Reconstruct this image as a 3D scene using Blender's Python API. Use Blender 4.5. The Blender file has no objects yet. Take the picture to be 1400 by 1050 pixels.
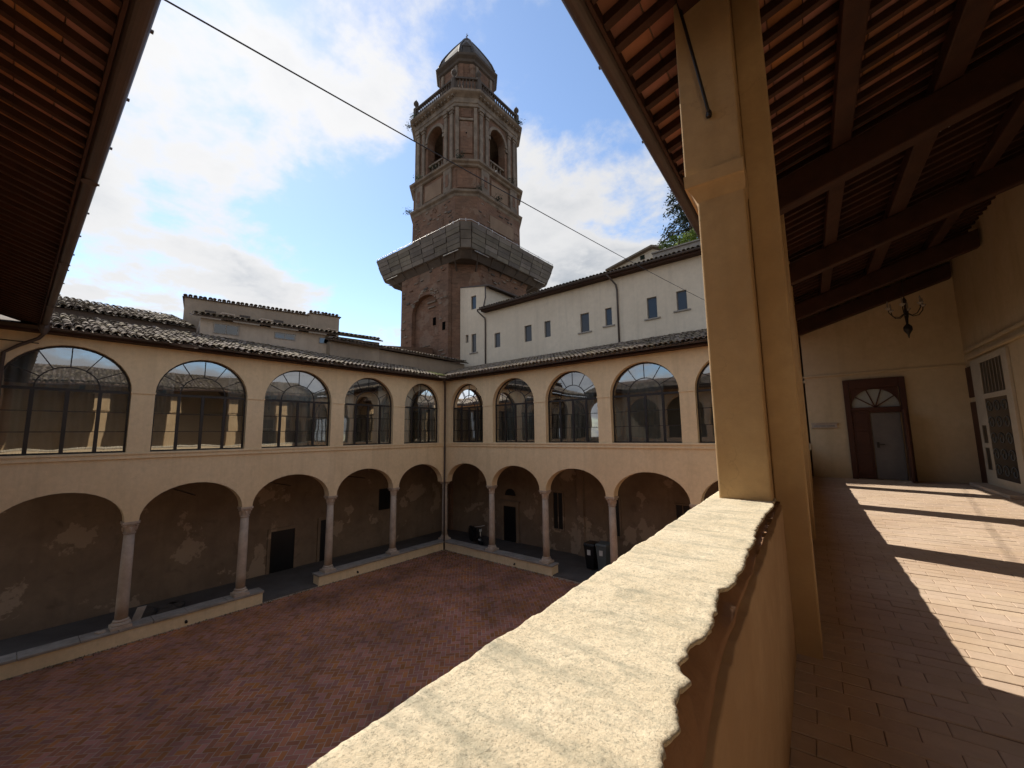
import bpy, bmesh, math, random
import numpy as np
from mathutils import Vector, Matrix
R = math.radians
rnd = random.Random(7)
scene = bpy.context.scene
COL = scene.collection
H = 6.6                                   # eye height above the courtyard paving

# ------------------------------------------------------------------ camera
YAW, PITCH, ROLL, FPX = 0.684791, 0.122474, -0.0136377, 558.52
def _basis():
    f = np.array([-math.sin(YAW)*math.cos(PITCH), math.cos(YAW)*math.cos(PITCH), math.sin(PITCH)])
    r = np.array([math.cos(YAW), math.sin(YAW), 0.0]); u = np.cross(r, f)
    return r*math.cos(ROLL)+u*math.sin(ROLL), -r*math.sin(ROLL)+u*math.cos(ROLL), f
_r, _u, _f = _basis()
cam_d = bpy.data.cameras.new('camera'); cam = bpy.data.objects.new('camera', cam_d); COL.objects.link(cam)
cam.matrix_world = Matrix(((_r[0], _u[0], -_f[0], 0), (_r[1], _u[1], -_f[1], 0), (_r[2], _u[2], -_f[2], H), (0, 0, 0, 1)))
cam_d.sensor_fit = 'HORIZONTAL'; cam_d.sensor_width = 36.0; cam_d.lens = 36.0*FPX/1400.0
cam_d.clip_start = 0.05; cam_d.clip_end = 5000
scene.camera = cam
def px_size(P):                           # how large a 1 m piece at P shows, 0 outside the frame
    q = np.array([P[0], P[1], P[2]-H]); z = q@_f
    if z < 0.2: return 0
    x = 700+FPX*(q@_r)/z; y = 525-FPX*(q@_u)/z
    return FPX/z if -20 < x < 1420 and -20 < y < 1070 else 0

# ------------------------------------------------------------------ sky, sun, exposure
SUN_EL, SUN_AZ = R(46.8), R(79.5)         # azimuth counted from +Y towards -X
sun_dir = Vector((-math.sin(SUN_AZ)*math.cos(SUN_EL), math.cos(SUN_AZ)*math.cos(SUN_EL), math.sin(SUN_EL)))
world = bpy.data.worlds.new('World'); scene.world = world; world.use_nodes = True
wn, wl = world.node_tree.nodes, world.node_tree.links
for n in list(wn): wn.remove(n)
def N(t, **k):
    n = wn.new(t)
    for a, b in k.items(): setattr(n, a, b)
    return n
def wmath(op, a, b=None, clamp=False):
    n = N('ShaderNodeMath', operation=op, use_clamp=clamp)
    for i, v in enumerate((a, b)):
        if v is None: continue
        if isinstance(v, (int, float)): n.inputs[i].default_value = v
        else: wl.new(v, n.inputs[i])
    return n.outputs[0]
sky = N('ShaderNodeTexSky', sky_type='NISHITA', sun_disc=False, sun_elevation=SUN_EL, sun_rotation=-SUN_AZ, air_density=1.0, dust_density=0.15, ozone_density=1.6)
tc = N('ShaderNodeTexCoord'); sep = N('ShaderNodeSeparateXYZ'); wl.new(tc.outputs['Generated'], sep.inputs[0])
zz = wmath('MAXIMUM', sep.outputs[2], 0.0); den = wmath('ADD', zz, 0.22)
cb = N('ShaderNodeCombineXYZ'); wl.new(wmath('DIVIDE', sep.outputs[0], den), cb.inputs[0]); wl.new(wmath('DIVIDE', sep.outputs[1], den), cb.inputs[1])
def wnoise(scale, detail, rough, dist, off):
    mp = N('ShaderNodeMapping'); mp.inputs['Location'].default_value = off; wl.new(cb.outputs[0], mp.inputs[0])
    n = N('ShaderNodeTexNoise'); n.inputs['Scale'].default_value = scale; n.inputs['Detail'].default_value = detail
    n.inputs['Roughness'].default_value = rough; n.inputs['Distortion'].default_value = dist
    wl.new(mp.outputs[0], n.inputs['Vector']); return n.outputs[0]
def wramp(v, a, b, c=0.0, d=1.0):
    n = N('ShaderNodeMapRange', interpolation_type='SMOOTHSTEP'); wl.new(v, n.inputs[0])
    n.inputs[1].default_value = a; n.inputs[2].default_value = b; n.inputs[3].default_value = c; n.inputs[4].default_value = d; return n.outputs[0]
OX, OY = 85.1, 5.7
low = wramp(sep.outputs[2], 0.55, 0.05)   # the cloud bank thickens towards the horizon, all round
def dens(dx, dy):
    bigc = wnoise(1.0, 2, 0.5, 0.2, (OX+dx, OY+dy, 0)); fin = wnoise(3.6, 14, 0.60, 0.12, (OX*2+dx, OY*2+dy, 0))
    return wmath('ADD', wmath('ADD', wmath('MULTIPLY', bigc, 0.60), wmath('MULTIPLY', fin, 0.40)), wmath('MULTIPLY', low, 0.07))
sx_, sy_ = -math.sin(SUN_AZ), math.cos(SUN_AZ)
d0 = dens(0, 0); d1 = dens(sx_*0.05, sy_*0.05)
cover = wramp(d0, 0.468, 0.56)
lit = wramp(wmath('SUBTRACT', d0, d1), -0.035, 0.045)
thick = wramp(d0, 0.53, 0.70)
shade = wmath('MULTIPLY', thick, wmath('SUBTRACT', 1.0, wmath('MULTIPLY', lit, 0.75)))
cc = N('ShaderNodeMix', data_type='RGBA'); wl.new(shade, cc.inputs[0])
cc.inputs[6].default_value = (0.95, 0.95, 0.96, 1); cc.inputs[7].default_value = (0.52, 0.57, 0.64, 1)
dn = N('ShaderNodeVectorMath', operation='DOT_PRODUCT'); wl.new(tc.outputs['Generated'], dn.inputs[0]); dn.inputs[1].default_value = sun_dir
glow = wmath('ADD', wmath('MULTIPLY', wmath('POWER', wmath('MAXIMUM', dn.outputs['Value'], 0.0), 5.0), 0.22), 0.85)
cl = N('ShaderNodeVectorMath', operation='SCALE'); wl.new(cc.outputs[2], cl.inputs[0]); wl.new(wmath('MULTIPLY', glow, 4.7), cl.inputs['Scale'])
mx = N('ShaderNodeMix', data_type='RGBA'); wl.new(cover, mx.inputs[0]); wl.new(sky.outputs[0], mx.inputs[6]); wl.new(cl.outputs[0], mx.inputs[7])
bg = N('ShaderNodeBackground'); bg.inputs[1].default_value = 0.078; wl.new(mx.outputs[2], bg.inputs[0])
wo = N('ShaderNodeOutputWorld'); wl.new(bg.outputs[0], wo.inputs[0])
sd = bpy.data.lights.new('sun', 'SUN'); sd.energy = 2.55; sd.angle = R(0.55); sd.color = (1.0, 0.93, 0.82)
sun = bpy.data.objects.new('sun', sd); COL.objects.link(sun); sun.rotation_euler = (-sun_dir).to_track_quat('-Z', 'Y').to_euler(); sun.location = sun_dir*80
scene.view_settings.view_transform = 'Standard'; scene.view_settings.look = 'None'
scene.view_settings.exposure = 1.40; scene.view_settings.gamma = 1.0; scene.view_settings.use_curve_mapping = False
cy = scene.cycles
cy.use_denoising = True; cy.max_bounces = 8; cy.diffuse_bounces = 5; cy.glossy_bounces = 3; cy.transparent_max_bounces = 12
cy.sample_clamp_indirect = 6.0; cy.caustics_reflective = False; cy.caustics_refractive = False

# ------------------------------------------------------------------ materials
MATS = {}
def material(name, c1,  c2=None, rough=0.85, scale=2.0, fine=18.0, bump=0.25, spec=0.25, streak=False, patch=None, island=0.0, bdist=0.01, metal=0.0, lo=0.38, hi=0.66, brick=None, specks=None, crack=0.0, pstr=0.8):
    m = bpy.data.materials.new(name); m.use_nodes = True; nt = m.node_tree; n, l = nt.nodes, nt.links
    b = n['Principled BSDF']; b.inputs['Roughness'].default_value = rough; b.inputs['Specular IOR Level'].default_value = spec; b.inputs['Metallic'].default_value = metal
    geo = n.new('ShaderNodeNewGeometry'); pos = geo.outputs['Position']
    def noise(s, d=5, rg=0.6, vec=pos, dist=0.0):
        t = n.new('ShaderNodeTexNoise'); t.inputs['Scale'].default_value = s; t.inputs['Detail'].default_value = d; t.inputs['Roughness'].default_value = rg; t.inputs['Distortion'].default_value = dist
        l.new(vec, t.inputs['Vector']); return t.outputs[0]
    def rng(v, a, bb, c=0.0, d=1.0):
        t = n.new('ShaderNodeMapRange'); l.new(v, t.inputs[0]); t.inputs[1].default_value = a; t.inputs[2].default_value = bb; t.inputs[3].default_value = c; t.inputs[4].default_value = d; return t.outputs[0]
    def mix(f, a, bb, mode='MIX'):
        t = n.new('ShaderNodeMix'); t.data_type = 'RGBA'; t.blend_type = mode
        for i, v in ((0, f), (6, a), (7, bb)):
            if isinstance(v, (int, float)): t.inputs[i].default_value = v
            elif isinstance(v, tuple): t.inputs[i].default_value = (*v, 1)
            else: l.new(v, t.inputs[i])
        return t.outputs[2]
    c2 = c2 or tuple(0.75*x for x in c1)
    col = mix(rng(noise(scale, 6, 0.62, dist=0.4), lo, hi), c1, c2)
    if brick:
        sp = n.new('ShaderNodeSeparateXYZ'); l.new(pos, sp.inputs[0]); ad = n.new('ShaderNodeMath'); ad.operation = 'ADD'; l.new(sp.outputs[0], ad.inputs[0]); l.new(sp.outputs[1], ad.inputs[1])
        cbn = n.new('ShaderNodeCombineXYZ'); l.new(ad.outputs[0], cbn.inputs[0]); l.new(sp.outputs[2], cbn.inputs[1])
        bt = n.new('ShaderNodeTexBrick'); l.new(cbn.outputs[0], bt.inputs['Vector']); bt.inputs['Scale'].default_value = 1.0
        bt.inputs['Brick Width'].default_value = 0.46; bt.inputs['Row Height'].default_value = 0.15; bt.inputs['Mortar Size'].default_value = 0.02
        bt.inputs['Color1'].default_value = (1, 0.98, 0.95, 1); bt.inputs['Color2'].default_value = (0.48, 0.44, 0.42, 1); bt.inputs['Mortar'].default_value = (*brick, 1)
        col = mix(0.75, col, bt.outputs[0], 'MULTIPLY')
    col = mix(rng(noise(fine, 4, 0.7), 0.3, 0.75, 0.0, 0.55), col, tuple(0.72*x for x in c1))
    if streak:
        mp = n.new('ShaderNodeMapping'); mp.inputs['Scale'].default_value = (2.2, 2.2, 0.16); l.new(pos, mp.inputs[0])
        col = mix(rng(noise(1.6, 5, 0.6, mp.outputs[0]), 0.50, 0.82, 0.0, 0.40), col, tuple(0.55*x for x in c1))
    if patch:
        col = mix(rng(noise(0.45, 9, 0.62, dist=0.15), 0.565, 0.585, 0.0, pstr), col, patch)
        col = mix(rng(noise(1.9, 6, 0.6, dist=0.8), 0.58, 0.72, 0.0, 0.6), col, tuple(0.5*x for x in c1))
    if crack:
        vo = n.new('ShaderNodeTexVoronoi'); vo.feature = 'DISTANCE_TO_EDGE'; vo.inputs['Scale'].default_value = 0.75
        nz_ = n.new('ShaderNodeTexNoise'); nz_.inputs['Scale'].default_value = 3.0; nz_.inputs['Detail'].default_value = 5; l.new(pos, nz_.inputs['Vector'])
        va = n.new('ShaderNodeVectorMath'); va.operation = 'MULTIPLY_ADD'; l.new(nz_.outputs['Color'], va.inputs[0]); va.inputs[1].default_value = (0.7, 0.7, 0.7); l.new(pos, va.inputs[2]); l.new(va.outputs[0], vo.inputs['Vector'])
        mk = n.new('ShaderNodeMath'); mk.operation = 'MULTIPLY'; l.new(rng(vo.outputs['Distance'], 0.0, 0.004, crack, 0.0), mk.inputs[0]); l.new(rng(noise(0.9, 3), 0.48, 0.60), mk.inputs[1])
        col = mix(mk.outputs[0], col, tuple(0.3*x for x in c1))
        col = mix(rng(noise(2.3, 7, 0.72, dist=1.2), 0.54, 0.74, 0.0, 0.18+crack*0.7), col, tuple(0.62*x for x in c1))
    if specks:
        col = mix(rng(noise(75, 6, 0.75), 0.51, 0.62, 0.0, 0.48), col, specks)
        mq = n.new('ShaderNodeMapping'); mq.inputs['Rotation'].default_value = (0, 0, -0.06); mq.inputs['Scale'].default_value = (3.0, 14.0, 6.0); l.new(pos, mq.inputs[0])
        col = mix(rng(noise(1.3, 6, 0.65, mq.outputs[0]), 0.50, 0.68, 0.0, 0.65), col, specks)
        col = mix(rng(noise(7, 8, 0.75, dist=0.3), 0.54, 0.66, 0.0, 0.65), col, specks)
        col = mix(rng(noise(190, 4, 0.7), 0.54, 0.62, 0.0, 0.5), col, tuple(0.45*x for x in specks))
    if island:
        oi = n.new('ShaderNodeObjectInfo'); ad = n.new('ShaderNodeMath'); ad.operation = 'ADD'; l.new(geo.outputs['Random Per Island'], ad.inputs[0]); l.new(oi.outputs['Random'], ad.inputs[1])
        fr = n.new('ShaderNodeMath'); fr.operation = 'FRACT'; l.new(ad.outputs[0], fr.inputs[0])
        hs = n.new('ShaderNodeHueSaturation'); l.new(col, hs.inputs['Color']); l.new(rng(fr.outputs[0], 0, 1, 1-island, 1+island), hs.inputs['Value'])
        m2 = n.new('ShaderNodeMath'); m2.operation = 'MULTIPLY'; l.new(fr.outputs[0], m2.inputs[0]); m2.inputs[1].default_value = 17.3
        f2 = n.new('ShaderNodeMath'); f2.operation = 'FRACT'; l.new(m2.outputs[0], f2.inputs[0]); l.new(rng(f2.outputs[0], 0, 1, 0.5-0.02*min(1, island*3), 0.5+0.02*min(1, island*3)), hs.inputs['Hue']); l.new(rng(f2.outputs[0], 0, 1, 1-0.3*min(1, island*3), 1+0.15*min(1, island*3)), hs.inputs['Saturation'])
        col = hs.outputs[0]
    l.new(col, b.inputs['Base Color'])
    if bump:
        bp = n.new('ShaderNodeBump'); bp.inputs['Strength'].default_value = bump; bp.inputs['Distance'].default_value = bdist
        l.new(noise(fine*1.6, 8, 0.7), bp.inputs['Height']); l.new(bp.outputs[0], b.inputs['Normal'])
    MATS[name] = m; return m
material('plaster_cream', (0.77, 0.605, 0.385), (0.70, 0.535, 0.325), scale=0.5, fine=7, crack=0.2, streak=True, bump=0.15, bdist=0.02)
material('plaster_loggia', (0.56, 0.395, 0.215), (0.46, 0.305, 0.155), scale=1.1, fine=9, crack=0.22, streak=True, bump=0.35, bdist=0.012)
material('plaster_inner', (0.58, 0.45, 0.285), (0.50, 0.37, 0.22), scale=0.5, fine=7, streak=True, bump=0.15)
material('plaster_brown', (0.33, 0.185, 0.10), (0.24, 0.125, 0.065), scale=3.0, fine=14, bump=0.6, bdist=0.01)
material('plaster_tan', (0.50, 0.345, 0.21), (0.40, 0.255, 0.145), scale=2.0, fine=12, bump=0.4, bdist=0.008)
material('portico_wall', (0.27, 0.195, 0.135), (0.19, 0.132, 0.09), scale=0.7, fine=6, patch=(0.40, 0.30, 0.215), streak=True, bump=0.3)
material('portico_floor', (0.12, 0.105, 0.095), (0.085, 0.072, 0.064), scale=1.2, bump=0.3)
material('stone', (0.50, 0.40, 0.315), (0.36, 0.285, 0.22), scale=2.5, fine=14, bump=0.5, bdist=0.01)
material('coping_stone', (0.34, 0.30, 0.26), (0.22, 0.19, 0.16), scale=3, fine=14, bump=0.5, bdist=0.01)
material('white_plaster', (0.66, 0.565, 0.44), (0.58, 0.49, 0.375), scale=0.35, fine=5, streak=True, bump=0.1, bdist=0.02)
material('ochre_plaster', (0.36, 0.28, 0.205), (0.27, 0.205, 0.15), scale=0.7, crack=0.3, fine=5, streak=True, bump=0.1)
material('roof_tile', (0.25, 0.20, 0.15), (0.14, 0.108, 0.08), scale=6, fine=26, island=0.28, spec=0.08, bump=0.5, bdist=0.008)
material('roof_under', (0.11, 0.075, 0.055), bump=0.2)
material('moss', (0.20, 0.20, 0.06), (0.10, 0.11, 0.03), scale=8, bump=0.8)
material('terracotta', (0.33, 0.145, 0.08), (0.25, 0.105, 0.058), scale=2.5, fine=16, island=0.22, bump=0.2)
material('mortar', (0.42, 0.33, 0.24), bump=0.2)
material('wood_dark', (0.060, 0.026, 0.015), (0.035, 0.016, 0.010), scale=3, fine=22, bump=0.4, rough=0.7)
material('gutter', (0.085, 0.062, 0.052), (0.06, 0.045, 0.04), scale=1.5, rough=0.5, bump=0.1, spec=0.4)
material('iron', (0.022, 0.016, 0.013), rough=0.5, bump=0.1, spec=0.4)
material('brick_paving', (0.40, 0.142, 0.072), (0.18, 0.075, 0.04), scale=0.5, fine=20, island=0.22, bump=0.5, bdist=0.006, rough=0.75)
material('weed', (0.06, 0.075, 0.03), (0.035, 0.045, 0.02), scale=8, bump=0, rough=0.8)
material('paving_joint', (0.50, 0.37, 0.28), (0.13, 0.09, 0.065), scale=0.5, bump=0.4, lo=0.3, hi=0.7)
material('floor_brick', (0.53, 0.405, 0.30), (0.43, 0.305, 0.21), scale=0.7, fine=12, island=0.05, bump=0.5, bdist=0.006, rough=0.8)
material('floor_joint', (0.27, 0.185, 0.125), bump=0.4)
material('parapet_top', (0.73, 0.625, 0.455), (0.62, 0.52, 0.36), scale=5.0, fine=70, bump=0.75, bdist=0.006, specks=(0.30, 0.285, 0.215))
material('tower_brick', (0.22, 0.125, 0.082), (0.125, 0.08, 0.056), scale=0.6, fine=3, patch=(0.235, 0.175, 0.13), pstr=0.35, streak=True, bump=0.8, bdist=0.06, brick=(0.85, 0.80, 0.72))
material('tower_stone', (0.24, 0.19, 0.145), (0.10, 0.078, 0.06), scale=1.3, fine=5, streak=True, bump=0.6, bdist=0.04)
material('tower_dark', (0.10, 0.08, 0.065), (0.06, 0.048, 0.04), scale=1.0, fine=6, bump=0.5, bdist=0.03)
material('tower_ochre', (0.24, 0.165, 0.11), (0.18, 0.12, 0.08), scale=0.8, fine=5, streak=True, bump=0.4)
material('lead', (0.085, 0.072, 0.062), (0.05, 0.043, 0.038), scale=0.9, fine=5, bump=0.3, rough=0.6)
material('scaffold_board', (0.185, 0.16, 0.132), (0.11, 0.094, 0.078), scale=0.7, fine=6, island=0.22, streak=True, bump=0.3)
material('steel_tube', (0.62, 0.60, 0.57), rough=0.4, metal=0.6, bump=0)
material('door_wood', (0.085, 0.033, 0.020), (0.055, 0.022, 0.014), scale=2, fine=14, rough=0.6, bump=0.3)
material('door_grey', (0.17, 0.15, 0.135), rough=0.6, bump=0.1)
material('white_paint', (0.52, 0.45, 0.345), (0.43, 0.365, 0.275), scale=1.5, fine=12, bump=0.2)
material('curtain_grey', (0.36, 0.365, 0.33), (0.29, 0.29, 0.26), scale=2, rough=0.95, bump=0)
material('curtain_pale', (0.66, 0.65, 0.60), (0.56, 0.55, 0.50), scale=2, rough=0.95, bump=0)
material('room', (0.30, 0.26, 0.21), scale=0.6, bump=0)
material('bin_grey', (0.12, 0.14, 0.14), rough=0.45, bump=0.05, spec=0.5)
material('black_paint', (0.012, 0.012, 0.013), rough=0.3, bump=0, spec=0.5)
material('void', (0.006, 0.005, 0.005), rough=1.0, bump=0, spec=0.0)
material('pane_dark', (0.022, 0.024, 0.03), rough=0.12, bump=0, spec=0.5)
material('attic_plaster', (0.48, 0.385, 0.30), (0.40, 0.315, 0.24), scale=0.5, fine=5, streak=True, crack=0.2, bump=0.1)
material('white_label', (0.65, 0.65, 0.62), bump=0)
material('cable', (0.03, 0.03, 0.035), rough=0.6, bump=0)
material('leaf_green', (0.20, 0.27, 0.045), (0.11, 0.16, 0.025), scale=6, island=0.4, bump=0, rough=0.6)
material('leaf_dark', (0.035, 0.048, 0.028), (0.02, 0.03, 0.018), scale=6, island=0.4, bump=0, rough=0.7)
material('bark', (0.10, 0.075, 0.055), bump=0.5)
material('earth', (0.16, 0.13, 0.10), bump=0.3)
for nm in ('leaf_green', 'leaf_dark'):
    m = MATS[nm]; n, l = m.node_tree.nodes, m.node_tree.links; b = n['Principled BSDF']; t = n.new('ShaderNodeBsdfTranslucent'); src = b.inputs['Base Color'].links[0].from_socket; l.new(src, t.inputs[0])
    mm = n.new('ShaderNodeMixShader'); mm.inputs[0].default_value = 0.45; l.new(b.outputs[0], mm.inputs[1]); l.new(t.outputs[0], mm.inputs[2]); l.new(mm.outputs[0], n['Material Output'].inputs[0])
def glass(name, base, tint, back=0.0):
    m = bpy.data.materials.new(name); m.use_nodes = True; n, l = m.node_tree.nodes, m.node_tree.links
    for x in list(n): n.remove(x)
    t = n.new('ShaderNodeBsdfTransparent'); t.inputs[0].default_value = (*tint, 1)
    g = n.new('ShaderNodeBsdfGlossy'); g.inputs['Roughness'].default_value = 0.015; g.inputs[0].default_value = (0.95, 0.97, 1.0, 1)
    tx = n.new('ShaderNodeTexNoise'); tx.inputs['Scale'].default_value = 0.9; tx.inputs['Detail'].default_value = 1.0
    ge = n.new('ShaderNodeNewGeometry'); l.new(ge.outputs['Position'], tx.inputs['Vector'])
    bp = n.new('ShaderNodeBump'); bp.inputs['Strength'].default_value = 0.10; bp.inputs['Distance'].default_value = 0.03; l.new(tx.outputs[0], bp.inputs['Height']); l.new(bp.outputs[0], g.inputs['Normal'])
    f = n.new('ShaderNodeFresnel'); f.inputs[0].default_value = 1.5
    a = n.new('ShaderNodeMath'); a.operation = 'ADD'; a.use_clamp = True; l.new(f.outputs[0], a.inputs[0]); a.inputs[1].default_value = base
    mx_ = n.new('ShaderNodeMixShader'); l.new(a.outputs[0], mx_.inputs[0]); l.new(t.outputs[0], mx_.inputs[1]); l.new(g.outputs[0], mx_.inputs[2])
    o = n.new('ShaderNodeOutputMaterial'); l.new(mx_.outputs[0], o.inputs[0]); MATS[name] = m
glass('glass', 0.25, (0.66, 0.69, 0.69)); glass('glass_dark', 0.06, (0.25, 0.26, 0.26))
def emitter(name, col, s):
    m = bpy.data.materials.new(name); m.use_nodes = True; n, l = m.node_tree.nodes, m.node_tree.links
    e = n.new('ShaderNodeEmission'); e.inputs[0].default_value = (*col, 1); e.inputs[1].default_value = s
    l.new(e.outputs[0], n['Material Output'].inputs[0]); MATS[name] = m
emitter('daylight_glow', (0.85, 0.92, 1.0), 0.35)  # pane emission stands in for daylight in the far casement

# ------------------------------------------------------------------ builders
def tag(o, label=None, cat=None, group=None, kind=None):
    if label: o['label'] = label
    if cat: o['category'] = cat
    if group: o['group'] = group
    if kind: o['kind'] = kind
    return o
def empty(name, loc, label, cat, group=None):
    o = bpy.data.objects.new(name, None); COL.objects.link(o); o.location = loc; o.empty_display_size = 0.3
    return tag(o, label, cat, group)
def world_loc(o):
    v = Vector((0, 0, 0))
    while o: v += o.location; o = o.parent
    return v
def link(name, me, mat, parent=None, loc=None, smooth=False, bevel=0.0):
    """mesh in world coordinates; the object sits at loc (world) under its parent"""
    o = bpy.data.objects.new(name, me); COL.objects.link(o)
    if mat and not me.materials: me.materials.append(MATS[mat])
    if parent: o.parent = parent; o.location = (Vector(loc) if loc else Vector((0, 0, 0))) - (world_loc(parent) if loc is not None or True else 0)
    elif loc: o.location = loc
    if smooth: me.polygons.foreach_set('use_smooth', [True]*len(me.polygons))
    if bevel:
        b = o.modifiers.new('bevel', 'BEVEL'); b.width = bevel; b.segments = 2; b.limit_method = 'ANGLE'; b.angle_limit = R(40)
    return o
ident = lambda x, y, z: (x, y, z)
class MB:
    def __init__(s, f=ident): s.v, s.q, s.f = [], [], f
    def add(s, vs, fs):
        k = len(s.v); s.v += [s.f(*p) for p in vs]; s.q += [tuple(i+k for i in f) for f in fs]; return s
    def box(s, x0, x1, y0, y1, z0, z1):
        return s.add([(x0, y0, z0), (x1, y0, z0), (x1, y1, z0), (x0, y1, z0), (x0, y0, z1), (x1, y0, z1), (x1, y1, z1), (x0, y1, z1)],
                     [(0, 3, 2, 1), (4, 5, 6, 7), (0, 1, 5, 4), (1, 2, 6, 5), (2, 3, 7, 6), (3, 0, 4, 7)])
    def rings(s, rs, cap=True):
        n = len(rs[0]); vs = [p for r in rs for p in r]; fs = []
        for k in range(len(rs)-1):
            for i in range(n):
                j = (i+1) % n; fs.append((k*n+i, k*n+j, (k+1)*n+j, (k+1)*n+i))
        if cap: fs += [tuple(reversed(range(n))), tuple(range((len(rs)-1)*n, len(rs)*n))]
        return s.add(vs, fs)
    def lathe(s, cx, cy, prof, n=14, cap=True):
        return s.rings([[(cx+r*math.cos(2*math.pi*i/n), cy+r*math.sin(2*math.pi*i/n), z) for i in range(n)] for r, z in prof], cap)
    def tube(s, pts, r, n=6):
        rs = []; pts = [Vector(p) for p in pts]
        for i, p in enumerate(pts):
            d = (pts[min(i+1, len(pts)-1)]-pts[max(i-1, 0)]).normalized(); a = d.orthogonal().normalized() if i == 0 else (a-d*a.dot(d)).normalized(); b = d.cross(a)
            rs.append([tuple(p+(a*math.cos(2*math.pi*k/n)+b*math.sin(2*math.pi*k/n))*r) for k in range(n)])
        return s.rings(rs)
    def sweep(s, pts, prof, closed=False):
        """profile of (out, z) swept along plan points (x, y); 'out' is to the right of travel"""
        n = len(pts); rs = []
        for i in range(n):
            p = Vector(pts[i]); a = Vector(pts[i-1]) if i or closed else None; b = Vector(pts[(i+1) % n]) if i < n-1 or closed else None
            d1 = (p-a).normalized() if a is not None else (b-p).normalized(); d2 = (b-p).normalized() if b is not None else d1
            n1, n2 = Vector((d1.y, -d1.x)), Vector((d2.y, -d2.x)); m = (n1+n2).normalized(); k = 1/max(0.3, m.dot(n1))
            rs.append([(p.x+m.x*o*k, p.y+m.y*o*k, z) for o, z in prof])
        if closed: rs.append(rs[0])
        return s.rings(rs, cap=not closed)
    def wall(s, s0, s1, z0, z1, ops, depth, n=18):
        """wall in (along, into, up) with arched openings (a, b, sill, spring, rise)"""
        out = []
        def quad(a, b, za, zb, zc, zd): out.append(((a, za), (b, zb), (b, zc), (a, zd)))
        x = s0; arcs = []
        for a, b, sill, spr, rise in sorted(ops):
            if a > x+1e-6: quad(x, a, z0, z0, z1, z1)
            c, hw = (a+b)/2, (b-a)/2
            if rise > 0: arc = [(c-hw*math.cos(math.pi*i/n), spr+rise*math.sin(math.pi*i/n)) for i in range(n+1)]
            else: arc = [(a, spr), (b, spr)]
            for p, q in zip(arc, arc[1:]): quad(p[0], q[0], p[1], q[1], z1, z1)
            if sill > z0+1e-6: quad(a, b, z0, z0, sill, sill)
            arcs.append((a, b, sill, arc)); x = b
        if s1 > x+1e-6: quad(x, s1, z0, z0, z1, z1)
        for q in out:
            s.add([(p[0], 0, p[1]) for p in q], [(0, 1, 2, 3)]); s.add([(p[0], depth, p[1]) for p in q], [(3, 2, 1, 0)])
        for a, b, sill, arc in arcs:
            for p, q in zip(arc, arc[1:]): s.add([(p[0], 0, p[1]), (q[0], 0, q[1]), (q[0], depth, q[1]), (p[0], depth, p[1])], [(3, 2, 1, 0)])
            zs = sill
            for xx in (a, b):
                zt = arc[0][1]
                if zt > zs+1e-6: s.add([(xx, 0, zs), (xx, depth, zs), (xx, depth, zt), (xx, 0, zt)], [(0, 1, 2, 3)])
            if sill > z0+1e-6: s.add([(a, 0, sill), (b, 0, sill), (b, depth, sill), (a, depth, sill)], [(0, 1, 2, 3)])
        for zc in (z0, z1):
            segs = [(s0, s1)]
            if zc == z0:
                segs, x = [], s0
                for a, b, sill, arc in arcs:
                    if sill <= z0+1e-6: segs.append((x, a)); x = b
                segs.append((x, s1))
            for a, b in segs:
                if b > a+1e-6: s.add([(a, 0, zc), (b, 0, zc), (b, depth, zc), (a, depth, zc)], [(0, 1, 2, 3)])
        for xx in (s0, s1): s.add([(xx, 0, z0), (xx, depth, z0), (xx, depth, z1), (xx, 0, z1)], [(0, 1, 2, 3)])
        return s
    def mesh(s, name='m', weld=False):
        me = bpy.data.meshes.new(name); me.from_pydata(s.v, [], s.q); me.update()
        if weld:
            bm = bmesh.new(); bm.from_mesh(me); bmesh.ops.remove_doubles(bm, verts=bm.verts, dist=1e-4); bmesh.ops.recalc_face_normals(bm, faces=bm.faces); bm.to_mesh(me); bm.free()
        return me
    def build(s, name, mat, parent=None, smooth=False, bevel=0.0, weld=False, kind=None):
        o = link(name, s.mesh(name, weld or bool(bevel)), mat, parent, None, smooth, bevel)
        if kind: o['kind'] = kind
        return o
def arc_ring(mb, c, spr, hw, rise, t, d0, d1, n=24, a0=0.0, a1=math.pi):
    """bent bar along an elliptical arch, in (along, into, up)"""
    pts = [(a0+(a1-a0)*i/n) for i in range(n+1)]; rs = []
    for a in pts:
        co, si = math.cos(a), math.sin(a)
        rs.append([(c-hw*co, d0, spr+rise*si), (c-(hw-t)*co, d0, spr+(rise-t)*si), (c-(hw-t)*co, d1, spr+(rise-t)*si), (c-hw*co, d1, spr+rise*si)])
    mb.rings(rs)
def inst(base, mats, name, mat, parent, limit, keyf=None, stuff='pieces'):
    """base = (verts array, faces); the largest in view as parts, the rest joined"""
    V, F = base; me = bpy.data.meshes.new(name); me.from_pydata([tuple(v) for v in V], [], F); me.materials.append(MATS[mat])
    order = sorted(range(len(mats)), key=lambda i: -px_size(mats[i].translation)); ones = set(order[:limit])
    off = world_loc(parent)
    for i in ones:
        o = bpy.data.objects.new(name, me); COL.objects.link(o); o.parent = parent; m = mats[i].copy(); m.translation -= off; o.matrix_basis = m
    rest = [m for i, m in enumerate(mats) if i not in ones]
    if rest:
        A = np.hstack([V, np.ones((len(V), 1))]); vs = []; fs = []
        for k, m in enumerate(rest):
            vs.append(A@np.array(m).T[:, :3]); b = k*len(V); fs += [tuple(i+b for i in f) for f in F]
        me2 = bpy.data.meshes.new(stuff); me2.from_pydata(np.vstack(vs).tolist(), [], fs); me2.materials.append(MATS[mat])
        o = bpy.data.objects.new(stuff, me2); COL.objects.link(o); o.parent = parent; o.location = -off; o['kind'] = 'stuff'
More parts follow.
